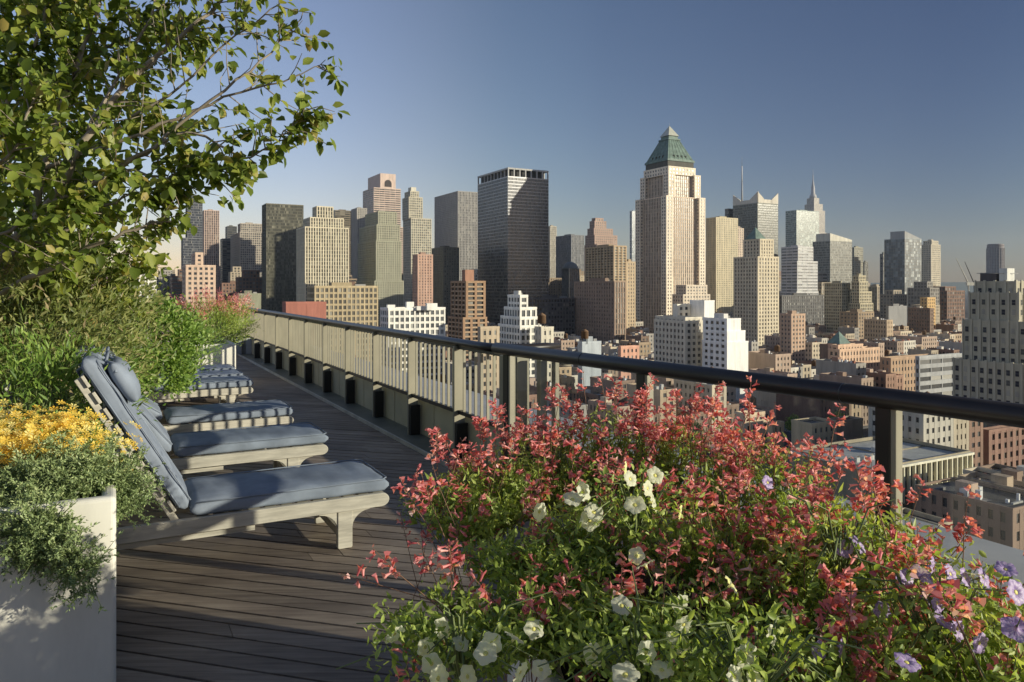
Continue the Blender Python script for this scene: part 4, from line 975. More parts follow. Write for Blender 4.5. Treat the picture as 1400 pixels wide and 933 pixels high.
# ================================================================== PLANTS
bark = simple('bark', (.30, .25, .19), .85, 0, .3, 14, .4)
stemg = simple('green_stem', (.16, .20, .07), .7, 0, .2, 10)
stemr = simple('reddish_stem', (.22, .12, .07), .7, 0, .2, 10)
tree_leaf = leafmat('tree_leaf', [(0, (.08, .12, .02)), (.5, (.20, .27, .045)), (.9, (.36, .39, .08)), (1, (.42, .32, .10))], trans=.42)
shrub_leaf = leafmat('shrub_leaf', [(0, (.08, .15, .025)), (.5, (.20, .32, .06)), (1, (.34, .45, .10))])
bright_leaf = leafmat('bright_shrub_leaf', [(0, (.08, .15, .03)), (.5, (.20, .32, .06)), (1, (.34, .46, .11))], trans=.4)
sage_leaf = leafmat('pale_shrub_leaf', [(0, (.11, .14, .04)), (.5, (.24, .28, .085)), (.9, (.37, .37, .14)), (1, (.40, .30, .18))])
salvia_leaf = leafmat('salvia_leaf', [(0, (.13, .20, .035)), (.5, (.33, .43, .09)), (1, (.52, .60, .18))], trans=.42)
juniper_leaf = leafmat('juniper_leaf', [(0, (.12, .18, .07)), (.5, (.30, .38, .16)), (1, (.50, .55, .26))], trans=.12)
coral = leafmat('coral_petal', [(0, (.52, .11, .13)), (.5, (.83, .30, .31)), (.85, (.90, .46, .45)), (1, (.94, .68, .65))], .5, .35)
calyx = leafmat('calyx', [(0, (.30, .12, .09)), (1, (.52, .20, .17))], .6, .2)
whitep = leafmat('white_petal', [(0, (.84, .83, .64)), (1, (.90, .90, .76))], .5, .5)
purplep = leafmat('purple_petal', [(0, (.30, .18, .48)), (.6, (.48, .36, .66)), (1, (.66, .56, .78))], .5, .3)
yelp = leafmat('yellow_petal', [(0, (.80, .50, .06)), (.5, (.90, .70, .14)), (1, (.93, .82, .34))], .5, .3)
yelc = simple('petal_throat', (.72, .66, .18), .6)
orgc = simple('orange_centre', (.60, .22, .03), .7)
lilac = leafmat('lilac_floret', [(0, (.30, .18, .30)), (1, (.55, .38, .50))], .6, .3)

# ---- the big leaning tree, built from its limbs
root = empty('leafy_tree', pix(-90, 520, 4.9)*np.array([1, 1, 0]), 0, 'large leafed tree leaning in over the terrace at the top left', 'tree'); org = np.array(root.location)
Bk = MB(); LP, LD, LS = [], [], []
base = pix(-95, 470, 4.9)
Bk.tube([(base[0]-.05, base[1], .3), (base[0], base[1], 1.0), base], [.09, .075, .06], 8)
limbs = []
def limb(pts, r0, r1, dens=1.0, leafstart=.15):
    P = [pix(x, y, Y) for x, y, Y in pts]
    # resample smooth
    Q = []
    for i in range(len(P)-1):
        a = P[max(i-1, 0)]; b = P[i]; c = P[i+1]; d = P[min(i+2, len(P)-1)]
        for t in np.linspace(0, 1, 5)[:-1]:
            Q.append(.5*((2*b)+(-a+c)*t+(2*a-5*b+4*c-d)*t*t+(-a+3*b-3*c+d)*t**3))
    Q.append(P[-1]); n = len(Q)
    Q = [q + (rng.normal(size=3)*.008 if 0 < i < n-1 else 0) for i, q in enumerate(Q)]
    Bk.tube(Q, list(np.linspace(r0*.7, r1*.7, n)), 7)
    limbs.append((Q, dens, leafstart))
limb([(-95, 470, 4.9), (-10, 390, 4.8), (40, 315, 4.7), (62, 225, 4.7), (95, 120, 4.8), (130, 20, 4.9), (150, -80, 5)], .055, .014)
limb([(-95, 470, 4.9), (0, 350, 4.6), (75, 268, 4.5), (130, 170, 4.5), (200, 90, 4.6), (290, 15, 4.7), (340, -50, 4.8)], .045, .010, .7)
limb([(-40, 420, 4.8), (65, 370, 4.4), (140, 333, 4.3), (200, 308, 4.3), (225, 304, 4.35)], .026, .007, .7)
limb([(62, 230, 4.7), (150, 200, 4.6), (240, 160, 4.6), (330, 125, 4.6), (400, 108, 4.6), (445, 82, 4.6)], .020, .003, .35, .05)
limb([(110, 262, 4.5), (190, 215, 4.4), (270, 150, 4.4), (340, 100, 4.4), (395, 45, 4.5), (415, 15, 4.5)], .020, .003, .38, .05)
limb([(110, 255, 4.5), (200, 210, 4.4), (262, 180, 4.4), (330, 215, 4.4), (378, 192, 4.4), (420, 150, 4.4)], .018, .003, .75, .1)
limb([(75, 275, 4.5), (170, 235, 4.4), (230, 245, 4.4), (290, 235, 4.4), (335, 222, 4.4)], .018, .004, 1.2)
limb([(60, 335, 4.5), (140, 285, 4.5), (200, 262, 4.5), (238, 255, 4.5)], .016, .004, 1.1)
limb([(-60, 300, 4.8), (0, 160, 4.9), (50, 60, 5), (80, -60, 5)], .03, .01, 1.2)
limb([(120, 180, 4.5), (170, 90, 4.7), (215, 0, 4.8), (240, -80, 4.8)], .018, .006)
limb([(200, 95, 4.6), (250, 50, 4.7), (300, 5, 4.7), (335, -30, 4.7)], .014, .005, .8)
limb([(180, 160, 4.5), (250, 115, 4.5), (310, 60, 4.5), (370, 15, 4.5), (395, -15, 4.5)], .012, .004, .5)
limb([(40, 330, 4.9), (120, 350, 5.1), (160, 350, 5.2), (190, 368, 5.2)], .014, .005, 1.2)
limb([(-80, 430, 5), (20, 380, 5.3), (100, 390, 5.4), (160, 395, 5.4)], .02, .006, 1.5)
limb([(-90, 300, 4.2), (-30, 250, 4.0), (20, 200, 3.9), (50, 120, 3.9)], .02, .006, 1.4)
limb([(-90, 380, 4.2), (-20, 330, 4.1), (50, 300, 4.1), (110, 290, 4.1)], .018, .006, 1.4)
limb([(-60, 200, 5.3), (40, 130, 5.3), (140, 70, 5.3), (220, 40, 5.2), (270, 60, 5.2)], .02, .006, 1.5)
limb([(-60, 100, 5.4), (20, 30, 5.4), (100, -20, 5.4), (180, -60, 5.4)], .02, .006, 1.5)
limb([(20, 250, 5.2), (110, 220, 5.3), (190, 170, 5.3), (250, 190, 5.2)], .016, .005, 1.2)
tw = 0
for Q, dens, ls in limbs:
    n = len(Q); L_ = sum(np.linalg.norm(Q[i+1]-Q[i]) for i in range(n-1))
    for s in range(int(L_*25*dens)):
        t = ls + (1-ls)*random.random()**.8; f = t*(n-1); i = min(int(f), n-2); p = Q[i]*(1-(f-i)) + Q[i+1]*(f-i)
        ax = norm(Q[i+1]-Q[i]); side = norm(np.cross(ax, rng.normal(size=3)))
        d = norm(ax*.7 + side*1.0 + np.array([0, 0, .15])); ln = random.uniform(.12, .42)*(1.25-.7*t)
        tip = p + d*ln + np.array([0, 0, -.03*ln]); mid = (p+tip)/2 + rng.normal(size=3)*.012
        Bk.tube([p, mid, tip], [.0045, .003, .0018], 4, cap=False); tw += 1
        nl = random.randint(8, 14) if dens > .7 else random.randint(3, 8)
        for k in range(nl):
            g = random.uniform(.25, 1.05); q = p*(1-g)+tip*g + rng.normal(size=3)*.018
            LP.append(q); dd = d*.45 + rng.normal(size=3)*.6 + np.array([.05, -.05, -.55]); LD.append(dd); LS.append(random.uniform(.042, .092))
for k in range(2100):     # inner leaf mass to the left, behind the limbs
    x = random.uniform(-60, 250)*random.random()**.25; y = random.uniform(-40, 400)
    if x > 190 - max(0, y-200)*.35 and random.random() < .85: continue
    if (x > 130 and y < 120 and random.random() < .7): continue
    LP.append(pix(x, y, random.uniform(4.7, 6.0))); LD.append(rng.normal(size=3)*.7+np.array([0, 0, -.5])); LS.append(random.uniform(.07, .12))
LPn = np.array(LP); LNn = rng.normal(size=(len(LP), 3))*.6 + np.array([.5, -.5, .9])
Bk.build('trunk', bark, root, org)
scatter('crown', LEAF, LPn, LD, LNn, LS, tree_leaf, root, org)
print('tree leaves', len(LP), 'twigs', tw)

def bush(name, label, cat, c, rad, nclump, nleaf, tmpl, size, mat, up=.5, stems=True, clump_r=.16, extra=None, group=None, zmin=.05, flat=1.0):
    c = np.array(c, float); rad = np.array(rad, float)
    root = empty(name, (c[0], c[1], max(0, c[2]-rad[2]*1.0)), 0, label, cat, group); org = np.array(root.location)
    th = rng.random(nclump)*2*math.pi; zz = rng.uniform(-.75, 1, nclump); rr = np.sqrt(1-np.clip(zz, -1, 1)**2)
    sh = rng.uniform(.55, 1.0, nclump)**.6
    cen = c + np.stack([np.cos(th)*rr, np.sin(th)*rr, zz], 1)*rad*sh[:, None]*(1+rng.normal(size=(nclump, 1))*.08)
    P, D, Sz = [], [], []
    for q in cen:
        o = norm((q-c)/rad + np.array([0, 0, up*.5])); n = max(4, int(nleaf/nclump*random.uniform(.6, 1.4)))
        off = rng.normal(size=(n, 3))*clump_r*.5
        P.append(q+off); D.append(norm(o*1.0 + rng.normal(size=(n, 3))*.65 + np.array([0, 0, up]))); Sz.append(rng.uniform(.65, 1.25, n)*size)
    P = np.concatenate(P); D = np.concatenate(D); Sz = np.concatenate(Sz)
    keep = P[:, 2] > zmin; P, D, Sz = P[keep], D[keep], Sz[keep]
    Nn = norm((P-c)/rad)*.6 + np.array([.4, -.3, .7]) + rng.normal(size=P.shape)*.5
    if stems:
        m = MB()
        for q in cen[::2]:
            b = np.array([c[0]+random.uniform(-.1, .1), c[1]+random.uniform(-.1, .1), max(.0, c[2]-rad[2])]); mid = (b+q)/2+rng.normal(size=3)*.05
            m.tube([b, mid, q], [.008, .005, .002], 4, cap=False)
        m.build('stems', stemg, root, org)
    scatter('foliage', tmpl, P, D, Nn, Sz, mat, root, org)
    return root, org, cen, c, rad
def florets(root, org, cen, c, rad, mat, n, size, name='flower_spike', front=True, k=9):
    """small upright flower clusters sitting on the clumps"""
    for i in range(n):
        q = cen[random.randrange(len(cen))]
        if name == 'flower_spike' and len(cen) < 95 and q[2] < c[2]+.1*rad[2]: q = max(cen[rng.integers(0, len(cen), 4)], key=lambda z_: z_[2])
        o = norm((q-c)/rad + np.array([0, -.2, .6])); q = q+o*.10+rng.normal(size=3)*.04
        kk = k; P = q + o*np.linspace(0, size*3.0, kk)[:, None] + rng.normal(size=(kk, 3))*size*.25
        scatter(name, NARROW, P, rdir(kk)+o*.6, rdir(kk), np.full(kk, size), mat, root, org)

# shrubs on the left
r = bush('flowering_shrub', 'tall grey green shrub with a few pinkish flower spikes under the tree', 'shrub', pix(30, 470, 5.1), (.85, .8, .75), 150, 11000, NARROW, .065, sage_leaf, up=.25, clump_r=.2)
florets(*r, lilac, 16, .022)
r = bush('flowering_shrub', 'pale yellow green shrub behind the first lounger backrest', 'shrub', pix(58, 455, 5.9), (.5, .6, .55), 110, 8000, NARROW, .06, sage_leaf, up=.25, clump_r=.18)
florets(*r, lilac, 8, .02)
bush('dense_shrub', 'low mixed green shrub at the left edge above the yellow flowers', 'shrub', pix(40, 560, 4.2), (.55, .35, .35), 60, 3500, NARROW, .055, shrub_leaf, up=.3)
bush('dense_shrub', 'yellow green shrub high on the left behind the tree branches', 'shrub', pix(80, 408, 7.2), (.75, .8, .5), 100, 6500, LEAF, .05, sage_leaf, up=.3, clump_r=.22)
bush('dense_shrub', 'shrub filling the far left edge behind the tree limbs', 'shrub', pix(-20, 400, 6.6), (.9, .8, .95), 110, 6500, LEAF, .055, shrub_leaf, up=.3, clump_r=.24)
r = bush('round_shrub', 'bright green round shrub between the near and far loungers', 'shrub', pix(200, 470, 7.9), (.52, .45, .46), 120, 9000, LEAF, .040, bright_leaf, up=.45, clump_r=.12)
bush('round_shrub', 'bright green shrub skirt hanging over the fourth lounger', 'shrub', pix(212, 516, 7.8), (.36, .3, .2), 50, 2600, LEAF, .036, shrub_leaf, up=.2, clump_r=.1, stems=False)
bush('dense_shrub', 'small leafy shrub left of the round green shrub', 'shrub', pix(140, 500, 6.6), (.4, .35, .3), 50, 3000, LEAF, .042, shrub_leaf, up=.3)
r = bush('white_flowering_shrub', 'airy shrub dotted white beside the far planter', 'shrub', pix(255, 470, 9.3), (.35, .4, .38), 55, 2600, NARROW, .045, shrub_leaf, up=.4)
florets(*r, whitep, 22, .018, name='blossom', k=5)
r = bush('salvia_bush', 'far planter bush topped with a haze of coral flowers', 'flowering plant', pix(288, 444, 12.9), (.55, .5, .34), 90, 4500, NARROW, .06, salvia_leaf, up=.6)
florets(*r, coral, 200, .045, k=10)
r = bush('salvia_bush', 'second coral flowered bush behind the far planter', 'flowering plant', pix(318, 442, 13.6), (.36, .5, .36), 60, 2600, NARROW, .06, salvia_leaf, up=.6)
florets(*r, coral, 130, .045, k=10)
# ornamental grass
root = empty('ornamental_grass', pix(85, 560, 4.3), 0, 'tuft of long arching grass blades behind the yellow flowers', 'grass plant'); org = np.array(root.location); m = MB()
for i in range(60):
    d = rdir(1, (0.3, -.3, 1.2))[0]; L_ = random.uniform(.25, .5); p = org + rng.normal(size=3)*.03; side = norm(np.cross(d, UZ))*.004
    q = [p + d*L_*t + np.array([d[0], d[1], -1.2])*L_*.5*t*t for t in (0, .35, .7, 1.0)]
    for j in range(3): m.poly([q[j]-side*(1-j*.3), q[j]+side*(1-j*.3), q[j+1]+side*(.7-j*.3), q[j+1]-side*(.7-j*.3)], (1, 1, 1))
m.build('blade', simple('grass_blade', (.20, .26, .09), .6), root, org)

# yellow flowers: daisies in a mound
def flower_template(npet, pw, cup, lobes=0):
    V = [(0, 0, 0)]; F = []
    for i in range(npet):
        a = 2*math.pi*i/npet; w = pw
        def P(r, da, z): return (r*math.cos(a+da), r*math.sin(a+da), z)
        b = len(V); V += [P(.25, -w*.6, cup*.25), P(.75, -w, cup*.8), P(1, 0, cup), P(.75, w, cup*.8), P(.25, w*.6, cup*.25), P(.6, 0, cup*.5)]
        F += [(0, b, b+5, b+4), (b, b+1, b+5), (b+1, b+2, b+5), (b+2, b+3, b+5), (b+3, b+4, b+5)]
    return np.array(V, float), F
DAISY = flower_template(6, .32, .25)
def yellow_plant(label, c, rad, nfl, seedn):
    root, org, cen, c, rad = bush('yellow_flowering_plant', label, 'flowering plant', c, rad, 70, 1900, NARROW, .030, shrub_leaf, up=.2, clump_r=.07, zmin=.7)
    P = []
    while len(P) < nfl:
        d = rdir(1, (.2, -.9, .8))[0]
        q = c + d*rad*random.uniform(1.02, 1.2); P.append((q, d))
    for (q, d) in P:
        k = random.randint(10, 14); PP = q + rng.normal(size=(k, 3))*.030; o = d*.6+np.array([.2, -.25, .8])
        up = norm(o + rng.normal(size=(k, 3))*.35); Y = norm(np.cross(up, rng.normal(size=(k, 3))))
        f = scatter('flower_head', DAISY, PP, Y, up, rng.uniform(.014, .022, k), yelp, root, org)
    return root
yellow_plant('mound of yellow flowers in the white planter at the left', pix(25, 625, 3.28), (.44, .26, .17), 100, 1)
yellow_plant('smaller clump of yellow flowers at the right end of the mound', pix(82, 614, 3.38), (.17, .22, .11), 40, 2)

# juniper
def juniper(label, pts, n_, spread):
    root = empty('juniper', pts[0], 0, label, 'plant'); org = np.array(root.location); P, D, S = [], [], []; st = MB()
    for bi in range(n_):
        a, b = random.choice([(0, 1), (1, 2), (0, 2)]) if len(pts) > 2 else (0, 1)
        t = random.random(); s = pts[a]*(1-t)+pts[b]*t + rng.normal(size=3)*spread
        d = norm(rng.normal(size=3) + np.array([.5, -.9, .2])); L_ = random.uniform(.06, .15)
        st.tube([s, s+d*L_], [.003, .001], 3, cap=False)
        for k in range(7):
            g = random.uniform(.1, 1); q = s + d*L_*g; e = norm(d + rng.normal(size=3)*.7); l2 = random.uniform(.02, .05)
            kk = 8; tt = rng.random(kk)[:, None]
            P.append(q + e*l2*tt); D.append(norm(e*.9 + rng.normal(size=(kk, 3))*.6)); S.append(rng.uniform(.010, .019, kk))
    st.build('stems', stemg, root, org)
    P = np.concatenate(P); D = np.concatenate(D); S = np.concatenate(S)
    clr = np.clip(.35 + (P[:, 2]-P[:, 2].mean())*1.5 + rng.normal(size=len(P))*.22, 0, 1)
    tm = (NEEDLE[0]*np.array([1.9, 1, 1]), NEEDLE[1])
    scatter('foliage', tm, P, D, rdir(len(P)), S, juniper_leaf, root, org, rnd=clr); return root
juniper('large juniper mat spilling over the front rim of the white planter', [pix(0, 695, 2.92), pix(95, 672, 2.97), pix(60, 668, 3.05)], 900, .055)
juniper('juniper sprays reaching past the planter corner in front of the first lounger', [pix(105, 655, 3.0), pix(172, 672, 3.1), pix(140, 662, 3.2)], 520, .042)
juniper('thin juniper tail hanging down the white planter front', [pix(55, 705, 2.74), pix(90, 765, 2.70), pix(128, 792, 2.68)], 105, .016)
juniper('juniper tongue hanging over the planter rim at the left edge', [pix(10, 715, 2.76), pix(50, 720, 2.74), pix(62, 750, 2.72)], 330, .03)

# ------------------------------------------------------------------ coral salvias
def floret_mesh():
    """tubular two lipped flower along +Y, unit length"""
    V, F = [], []; n = 6; rings = [(0, .07, 0), (.35, .11, .02), (.68, .15, .0), (.78, .2, .02)]
    for y, r, z in rings:
        for k in range(n): a = 2*math.pi*k/n; V.append((r*math.cos(a), y, z + r*math.sin(a)))
    for i in range(3):
        for k in range(n): a0 = i*n+k; a1 = i*n+(k+1) % n; F.append((a0, a1, a1+n, a0+n))
    b = len(V); V += [(-.16, .75, .14), (.16, .75, .14), (.1, 1.05, .26), (-.1, 1.05, .26)]; F.append((b, b+1, b+2, b+3))
    b = len(V); V += [(-.18, .75, -.1), (.18, .75, -.1), (.34, 1.0, -.34), (0, .98, -.42), (-.34, 1.0, -.34)]; F.append((b, b+1, b+2, b+3, b+4))
    return np.array(V, float), F
FLORET = floret_mesh()
def spike_protos():
    out_ = []
    for s in range(9):
        nf = random.randint(5, 15); hl = random.uniform(.07, .13); P, D, S = [], [], []
        for i in range(nf):
            t = random.random(); z = hl*(t-.1); a = random.uniform(0, 2*math.pi); d = np.array([math.cos(a), math.sin(a), random.uniform(-.25, .65)])
            P.append(np.array([0, 0, z]) + d*.006); D.append(d); S.append(random.uniform(.021, .032))
        out_.append((P, D, S, hl))
    return out_
tmp = []
stem_len = .30
protos = []
for (P, D, S, hl) in spike_protos():
    m = MB(); m.tube([(0, 0, -stem_len), (random.uniform(-.02, .02), random.uniform(-.02, .02), -stem_len*.5), (0, 0, 0), (0, 0, hl*.95)], [.0019, .0017, .0014, .0008], 4, cap=False)
    st = m.build('stem', stemr, None)
    nb = random.randint(3, 8); bP = [np.array([0, 0, hl*random.uniform(0, 1)]) for _ in range(nb)]
    cl = scatter('calyxes', (NARROW[0]*np.array([2.0, 1, 1]), NARROW[1]), bP+[p*.6 for p in P], list(rdir(nb, (0, 0, .6)))+D, rdir(nb+len(P)), np.full(nb+len(P), .013), calyx)
    fl = scatter('flower_spike', FLORET, P, D, rdir(len(P)), S, coral, rnd=rng.random(len(P)))
    st.parent = fl; cl.parent = fl; protos.append(fl)
def hide_protos():
    for f in protos:
        for ch in list(f.children): bpy.data.objects.remove(ch)
        bpy.data.objects.remove(f)
from mathutils import Matrix, Quaternion
used = [False]*len(protos)
def add_spike(root, org, tip, d, sc=1.0):
    k = random.randrange(len(protos)); o = copy_tree(protos[k], root)
    q = Vector((0, 0, 1)).rotation_difference(Vector(tuple(norm(d)))) @ Quaternion((0, 0, 1), random.uniform(0, 6.28))
    o.rotation_mode = 'QUATERNION'; o.rotation_quaternion = q; o.location = tuple(np.array(tip)-org); o.scale = (sc, sc, sc)
# plants: (px, tip y, depth, spread) measured for the crown of each plant, label
SV = [(648, 640, 2.8, 'leftmost coral salvia at the outer edge of the planter'), (690, 605, 3.0, 'coral salvia rising in front of the corner uprights'),
      (765, 565, 3.15, 'tall coral salvia right of the corner uprights'), (855, 545, 3.2, 'tall coral salvia before the second glass railing post'),
      (955, 555, 3.05, 'tallest coral salvia, crossing the handrail'), (1040, 590, 2.75, 'coral salvia left of the pinkish cream building'),
      (1120, 655, 2.3, 'coral salvia in front of the school roof'), (1210, 690, 2.05, 'coral salvia at the foot of the thick dark post'),
      (1310, 760, 1.75, 'coral salvia at the right edge of the photo'), (1090, 740, 2.0, 'middle coral salvia with leaning stems in the right half'),
      (980, 680, 2.3, 'coral salvia behind the white petunias in the middle'), (840, 660, 2.5, 'coral salvia left of the double white petunias'),
      (738, 715, 2.3, 'coral salvia with sparse flowers on the shaded left side'), (668, 805, 1.95, 'sparse coral salvia leaning out over the deck'),
      (930, 800, 1.85, 'low coral salvia in the front middle'), (1180, 830, 1.6, 'low coral salvia at the front right'), (1060, 880, 1.55, 'lowest coral salvia at the bottom edge'),
      (780, 800, 1.95, 'front coral salvia above the bottom petunias'), (1380, 830, 1.45, 'cut off coral salvia in the bottom right corner')]
for si, (px, py, Y, lab) in enumerate(SV):
    top = pix(px, py, Y); hgt = max(.25, top[2]-.72); cx_, cy_ = top[0], top[1]
    root = empty('salvia_plant', (cx_, cy_, .66), 0, lab, 'flowering plant', 'coral salvias in the large planter'); org = np.array(root.location)
    # stems and leaves
    m = MB(); P, D, S = [], [], []
    rx = .17 + .04*Y/2; nst = 56
    dz_top = (top[2]-.66)
    for i in range(nst):
        a = random.uniform(0, 2*math.pi); r = rx*random.random()**.5*1.15; hh = dz_top*random.uniform(.55, .93)*(1-.25*(r/rx)**2)
        b0 = np.array([cx_+r*.35*math.cos(a), cy_+r*.35*math.sin(a), .66]); t0 = np.array([cx_+r*1.15*math.cos(a), cy_+r*math.sin(a), .66+hh])
        mid = (b0+t0)/2 + rng.normal(size=3)*.02; m.tube([b0, mid, t0], [.0025, .002, .0012], 4, cap=False)
        nl = 46; t = rng.uniform(.12, 1.02, nl)[:, None]; q = b0*(1-t)+t0*t + rng.normal(size=(nl, 3))*.014
        P.append(q); D.append(norm(rng.normal(size=(nl, 3)) + np.array([.1, -.15, .45]))); S.append(rng.uniform(.018, .046, nl))
    m.build('stems', stemg, root, org)
    P = np.concatenate(P); D = np.concatenate(D); S = np.concatenate(S)
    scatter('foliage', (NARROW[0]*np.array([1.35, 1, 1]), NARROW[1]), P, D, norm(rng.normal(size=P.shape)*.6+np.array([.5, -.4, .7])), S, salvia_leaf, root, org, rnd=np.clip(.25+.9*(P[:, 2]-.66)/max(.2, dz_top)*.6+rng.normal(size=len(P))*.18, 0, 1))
    ns = 38 if py < 620 else 24 if py < 700 or px > 1050 and py < 770 else 12
    for i in range(ns):
        a = random.uniform(0, 2*math.pi); r = rx*1.25*random.random()**.5
        zz = top[2] - random.uniform(-.05, .17) - .22*(r/rx)**2*random.random()
        tip = np.array([cx_+r*math.cos(a), cy_+r*math.sin(a), zz]); d = np.array([.35*math.cos(a)*r/rx+.10, .3*math.sin(a)*r/rx-.05, 1.0]) + rng.normal(size=3)*.2
        add_spike(root, org, tip, d, random.uniform(.8, 1.1))
# a couple of stems leaning out over the deck
root = empty('salvia_plant', (-.32, 1.95, .5), 0, 'long thin coral salvia stems reaching out left over the deck boards', 'flowering plant', 'coral salvias in the large planter'); org = np.array(root.location)
for (px, py, Y, d) in ((518, 800, 2.0, (-1.0, .1, .25)), (545, 785, 2.05, (-.8, 0, .8)), (590, 780, 2.1, (-.4, 0, .9)), (620, 780, 2.1, (-.2, -.1, 1)), (572, 700, 2.35, (-.5, 0, .9)), (590, 690, 2.4, (-.3, 0, .9)), (600, 665, 2.5, (-.3, 0, 1))):
    add_spike(root, org, pix(px, py, Y), np.array(d), 1.0)
hide_protos()

# ------------------------------------------------------------------ petunias
def petunia_mesh(wave=.11):
    V, F = [(0, 0, -.55)], []; n = 30; rings = [(.10, -.45), (.14, -.2), (.26, -.02), (.55, .06), (.82, .05), (1.0, .0)]
    for ri, (r, z) in enumerate(rings):
        for k in range(n):
            a = 2*math.pi*k/n; lob = (1+.09*math.cos(5*a)*(r > .5)) ; w = wave*math.sin(10*a+1.3*ri)*max(0, r-.4)*1.6 + .03*math.sin(17*a)*max(0, r-.6)
            V.append((r*lob*math.cos(a), r*lob*math.sin(a), z+w))
    for k in range(n): F.append((0, 1+k, 1+(k+1) % n))
    for i in range(len(rings)-1):
        for k in range(n): a0 = 1+i*n+k; a1 = 1+i*n+(k+1) % n; F.append((a0, a1, a1+n, a0+n))
    return V, F
def petunia_proto(mat, cmat):
    V, F = petunia_mesh(); m = MB(); m.faces(V, F, smooth=True); o = m.build('blossom', mat)
    at = o.data.attributes.new('rnd', 'FLOAT', 'FACE'); at.data.foreach_set('value', np.clip(.6+.3*rng.normal(size=len(o.data.polygons)), 0, 1).astype(np.float32))
    m = MB(); m.lathe((0, 0, -.10), [(.05, 0), (.19, .03), (.17, .055), (.02, .07)], 12); c = m.build('throat', cmat); c.parent = o
    m = MB(); m.tube([(0, 0, -.5), (.05, 0, -.9), (.1, .1, -2.2)], [.09, .05, .035], 5); s = m.build('flower_stalk', stemg); s.parent = o
    return o
pw_ = petunia_proto(whitep, yelc); pp_ = petunia_proto(purplep, yelc)
def petunia(label, proto, c, spread, spots_, size, nleaf=420):
    root = empty('petunia_plant', c, 0, label, 'flowering plant'); org = np.array(root.location)
    P = c + np.clip(rng.normal(size=(nleaf, 3)), -1.7, 1.7)*np.array(spread); D = rdir(nleaf, (0, -.2, .5))
    scatter('foliage', (LEAF[0]*np.array([.7, 1, 1]), LEAF[1]), P, D, rdir(nleaf, (.3, -.4, .8)), rng.uniform(.014, .03, nleaf), salvia_leaf, root, org)
    m = MB()
    for i in range(26): q = c + rng.normal(size=3)*np.array(spread)*1.1; m.tube([c-UZ*.1, (c+q)/2+UZ*.03, q], [.003, .0025, .0015], 4, cap=False)
    m.build('stems', stemg, root, org)
    for (px, py, Y) in spots_:
        o = copy_tree(proto, root); p = pix(px, py, Y); f = norm(np.array([.5, -.62, .5]) + rng.normal(size=3)*.42)
        o.rotation_mode = 'QUATERNION'; o.rotation_quaternion = Vector((0, 0, 1)).rotation_difference(Vector(tuple(f))) @ Quaternion((0, 0, 1), random.uniform(0, 6.28))
        s = size*random.uniform(.8, 1.12); o.scale = (s, s, s*random.uniform(.8, 1.1)); o.location = tuple(p-org)
petunia('white petunias in the middle of the flowers, with two doubled up blooms', pw_, pix(870, 690, 2.1), (.10, .08, .05), [(862, 655, 1.93), (886, 668, 1.93), (868, 690, 1.93), (783, 682, 1.98), (798, 672, 2.05), (812, 700, 2.0), (806, 712, 2.05), (896, 650, 2.0), (855, 642, 1.98), (893, 686, 2.0), (930, 700, 2.05), (870, 760, 1.9), (882, 772, 1.85), (738, 700, 2.1)], .025)
petunia('white petunias trailing over the front left rim of the planter', pw_, pix(632, 885, 1.68), (.12, .06, .05), [(540, 868, 1.68), (582, 885, 1.66), (590, 908, 1.6), (640, 925, 1.56), (672, 880, 1.58), (664, 893, 1.56), (703, 872, 1.62), (630, 880, 1.66), (605, 860, 1.75), (712, 920, 1.5), (600, 928, 1.55), (740, 915, 1.52), (730, 860, 1.68)], .024, 500)
petunia('white petunias at the bottom edge in the middle', pw_, pix(880, 900, 1.5), (.09, .05, .05), [(855, 922, 1.40), (884, 892, 1.44), (905, 915, 1.42), (812, 895, 1.52), (928, 880, 1.5), (850, 828, 1.65), (920, 870, 1.55), (930, 825, 1.6), (1000, 800, 1.65)], .024)
petunia('white petunias in the bottom right among the salvia leaves', pw_, pix(1030, 890, 1.42), (.09, .05, .05), [(1020, 895, 1.40), (1005, 925, 1.36), (1032, 930, 1.36), (935, 855, 1.5), (1330, 785, 1.5), (1055, 870, 1.5)], .022)
petunia('pale purple petunias in the right corner of the flowers', pp_, pix(1285, 840, 1.55), (.09, .07, .05), [(1260, 785, 1.55), (1240, 790, 1.6), (1275, 800, 1.52), (1282, 825, 1.5), (1290, 850, 1.48), (1265, 815, 1.55), (1300, 785, 1.55), (1345, 790, 1.5), (1375, 778, 1.5), (1390, 810, 1.45), (1232, 800, 1.6), (1310, 860, 1.46), (1275, 775, 1.6), (1340, 880, 1.4), (1240, 905, 1.4), (1388, 860, 1.38), (1320, 790, 1.5)], .022, 500)
petunia('small purple petunias among the middle salvias', pp_, pix(1150, 740, 1.9), (.08, .06, .04), [(1165, 735, 1.85), (1155, 750, 1.85), (1176, 748, 1.85), (1050, 660, 2.2), (1120, 890, 1.5), (1150, 885, 1.5), (1206, 835, 1.6)], .021, 250)
for p in (pw_, pp_):
    for ch in list(p.children): bpy.data.objects.remove(ch)
    bpy.data.objects.remove(p)

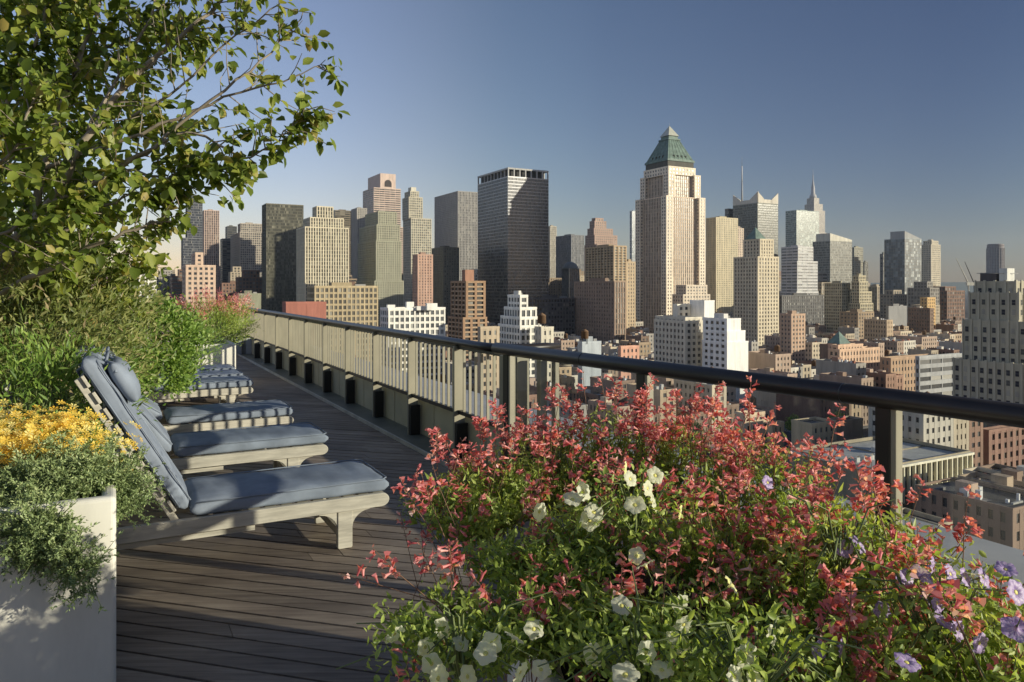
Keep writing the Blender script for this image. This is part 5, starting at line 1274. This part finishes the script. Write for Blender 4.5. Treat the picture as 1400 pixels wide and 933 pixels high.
# street trees far below
for i in range(26):
    u = random.choice([60, 138, 216, 294, 372, 450]) - 7 + random.uniform(-2, 2); v = random.uniform(-50, 420); c = uv(u, v)
    px = 700+FPX*c[0]/c[1]
    if not (740 < px < 1400 and c[1] > 150) or clash(v-4, v+4, u-4, u+4): continue
    h = random.uniform(9, 13); root = empty('street_tree', (c[0], c[1], GZ), 0, 'small green street tree between the low rooftops', 'tree', 'street trees far below the terrace'); org = np.array(root.location)
    m = MB(); m.tube([org, org+UZ*h*.5], [.25, .15], 6); m.build('trunk', bark, root, org)
    n = 900; d = rdir(n); P = org + UZ*h*.65 + d*np.array([3.4, 3.4, 3.6])*(rng.uniform(.35, 1, n)**.5)[:, None]*(1+.25*np.sin(d[:, 0:1]*7+i)*np.cos(d[:, 2:3]*6))
    scatter('crown', LEAF, P, rdir(n), rdir(n, (0, 0, 1)), rng.uniform(.5, .9, n), shrub_leaf, root, org)
# ================================================================== CAMERA AND LIGHT
cam = bpy.data.cameras.new('camera'); co = bpy.data.objects.new('camera', cam); C.objects.link(co)
co.location = (0, 0, CAMZ); co.rotation_euler = (R(90), 0, 0)
cam.sensor_width = 36; cam.lens = FPX/1400*36; cam.shift_y = (HOR-466.5)/1400; cam.clip_start = .05; cam.clip_end = 60000
bpy.context.scene.camera = co
sd = Vector((.956, -.292, 0)).normalized(); EL = R(12.8)
sun = bpy.data.lights.new('sun', 'SUN'); so = bpy.data.objects.new('sun', sun); C.objects.link(so)
dirv = Vector((sd.x*math.cos(EL), sd.y*math.cos(EL), math.sin(EL)))
so.rotation_euler = dirv.to_track_quat('Z', 'Y').to_euler(); so.location = dirv*50
sun.energy = 5.0; sun.angle = R(.5); sun.color = (1.0, .94, .75)
w = bpy.data.worlds.new('World'); bpy.context.scene.world = w; w.use_nodes = True
t = w.node_tree; t.nodes.clear(); N, L = t.nodes, t.links
sky = N.new('ShaderNodeTexSky'); sky.sky_type = 'NISHITA'; sky.sun_disc = False
sky.sun_elevation = EL; sky.sun_rotation = math.atan2(sd.x, sd.y); sky.altitude = 0; sky.air_density = 1.0; sky.dust_density = .3; sky.ozone_density = 2.5
tcw = N.new('ShaderNodeTexCoord'); sx = N.new('ShaderNodeSeparateXYZ'); L.new(tcw.outputs['Generated'], sx.inputs[0])
mr = N.new('ShaderNodeMapRange'); mr.inputs['From Min'].default_value = -1; mr.inputs['From Max'].default_value = 1; L.new(sx.outputs['X'], mr.inputs['Value'])
rp = N.new('ShaderNodeValToRGB'); L.new(mr.outputs[0], rp.inputs[0]); el_ = rp.color_ramp.elements
rp.color_ramp.interpolation = 'B_SPLINE'
stops = [(-1, (.7, .55, .55)), (-.45, (.78, .62, .62)), (-.3, (.84, .64, .64)), (-.22, (.84, .64, .64)), (-.1, (.70, .54, .525)), (0, (.50, .44, .455)), (.117, (.45, .395, .43)), (.44, (.225, .21, .27)), (.6, (.21, .205, .265)), (.95, (.5, .45, .45))]
while len(el_) < len(stops): el_.new(.5)
for e_, (p_, c_) in zip(el_, stops): e_.position = (p_+1)/2; e_.color = (*c_, 1)
mxw = N.new('ShaderNodeMixRGB'); mxw.blend_type = 'MULTIPLY'; mxw.inputs[0].default_value = 1; L.new(sky.outputs[0], mxw.inputs[1]); L.new(rp.outputs[0], mxw.inputs[2])
bg = N.new('ShaderNodeBackground'); bg.inputs[1].default_value = .24; L.new(mxw.outputs[0], bg.inputs[0])
o = N.new('ShaderNodeOutputWorld'); L.new(bg.outputs[0], o.inputs[0])
sc = bpy.context.scene; sc.view_settings.view_transform = 'Standard'; sc.view_settings.look = 'None'; sc.view_settings.exposure = 0
sc.cycles.use_denoising = True; sc.cycles.max_bounces = 7; sc.cycles.transparent_max_bounces = 12; sc.cycles.caustics_reflective = False; sc.cycles.caustics_refractive = False
sc.cycles.sample_clamp_indirect = 5

# thin evening haze over the city (a real scattering volume)
hz = bpy.data.materials.new('city_haze'); hz.use_nodes = True; t = hz.node_tree; t.nodes.clear()
vs = t.nodes.new('ShaderNodeVolumeScatter'); vs.inputs['Color'].default_value = (.72, .86, 1, 1); vs.inputs['Density'].default_value = .00005; vs.inputs['Anisotropy'].default_value = .1
o = t.nodes.new('ShaderNodeOutputMaterial'); t.links.new(vs.outputs[0], o.inputs['Volume'])
m = MB(); m.box((-6000, 260, GZ+.2), (6000, 6500, 420)); tag(m.build('haze', hz), kind='structure')
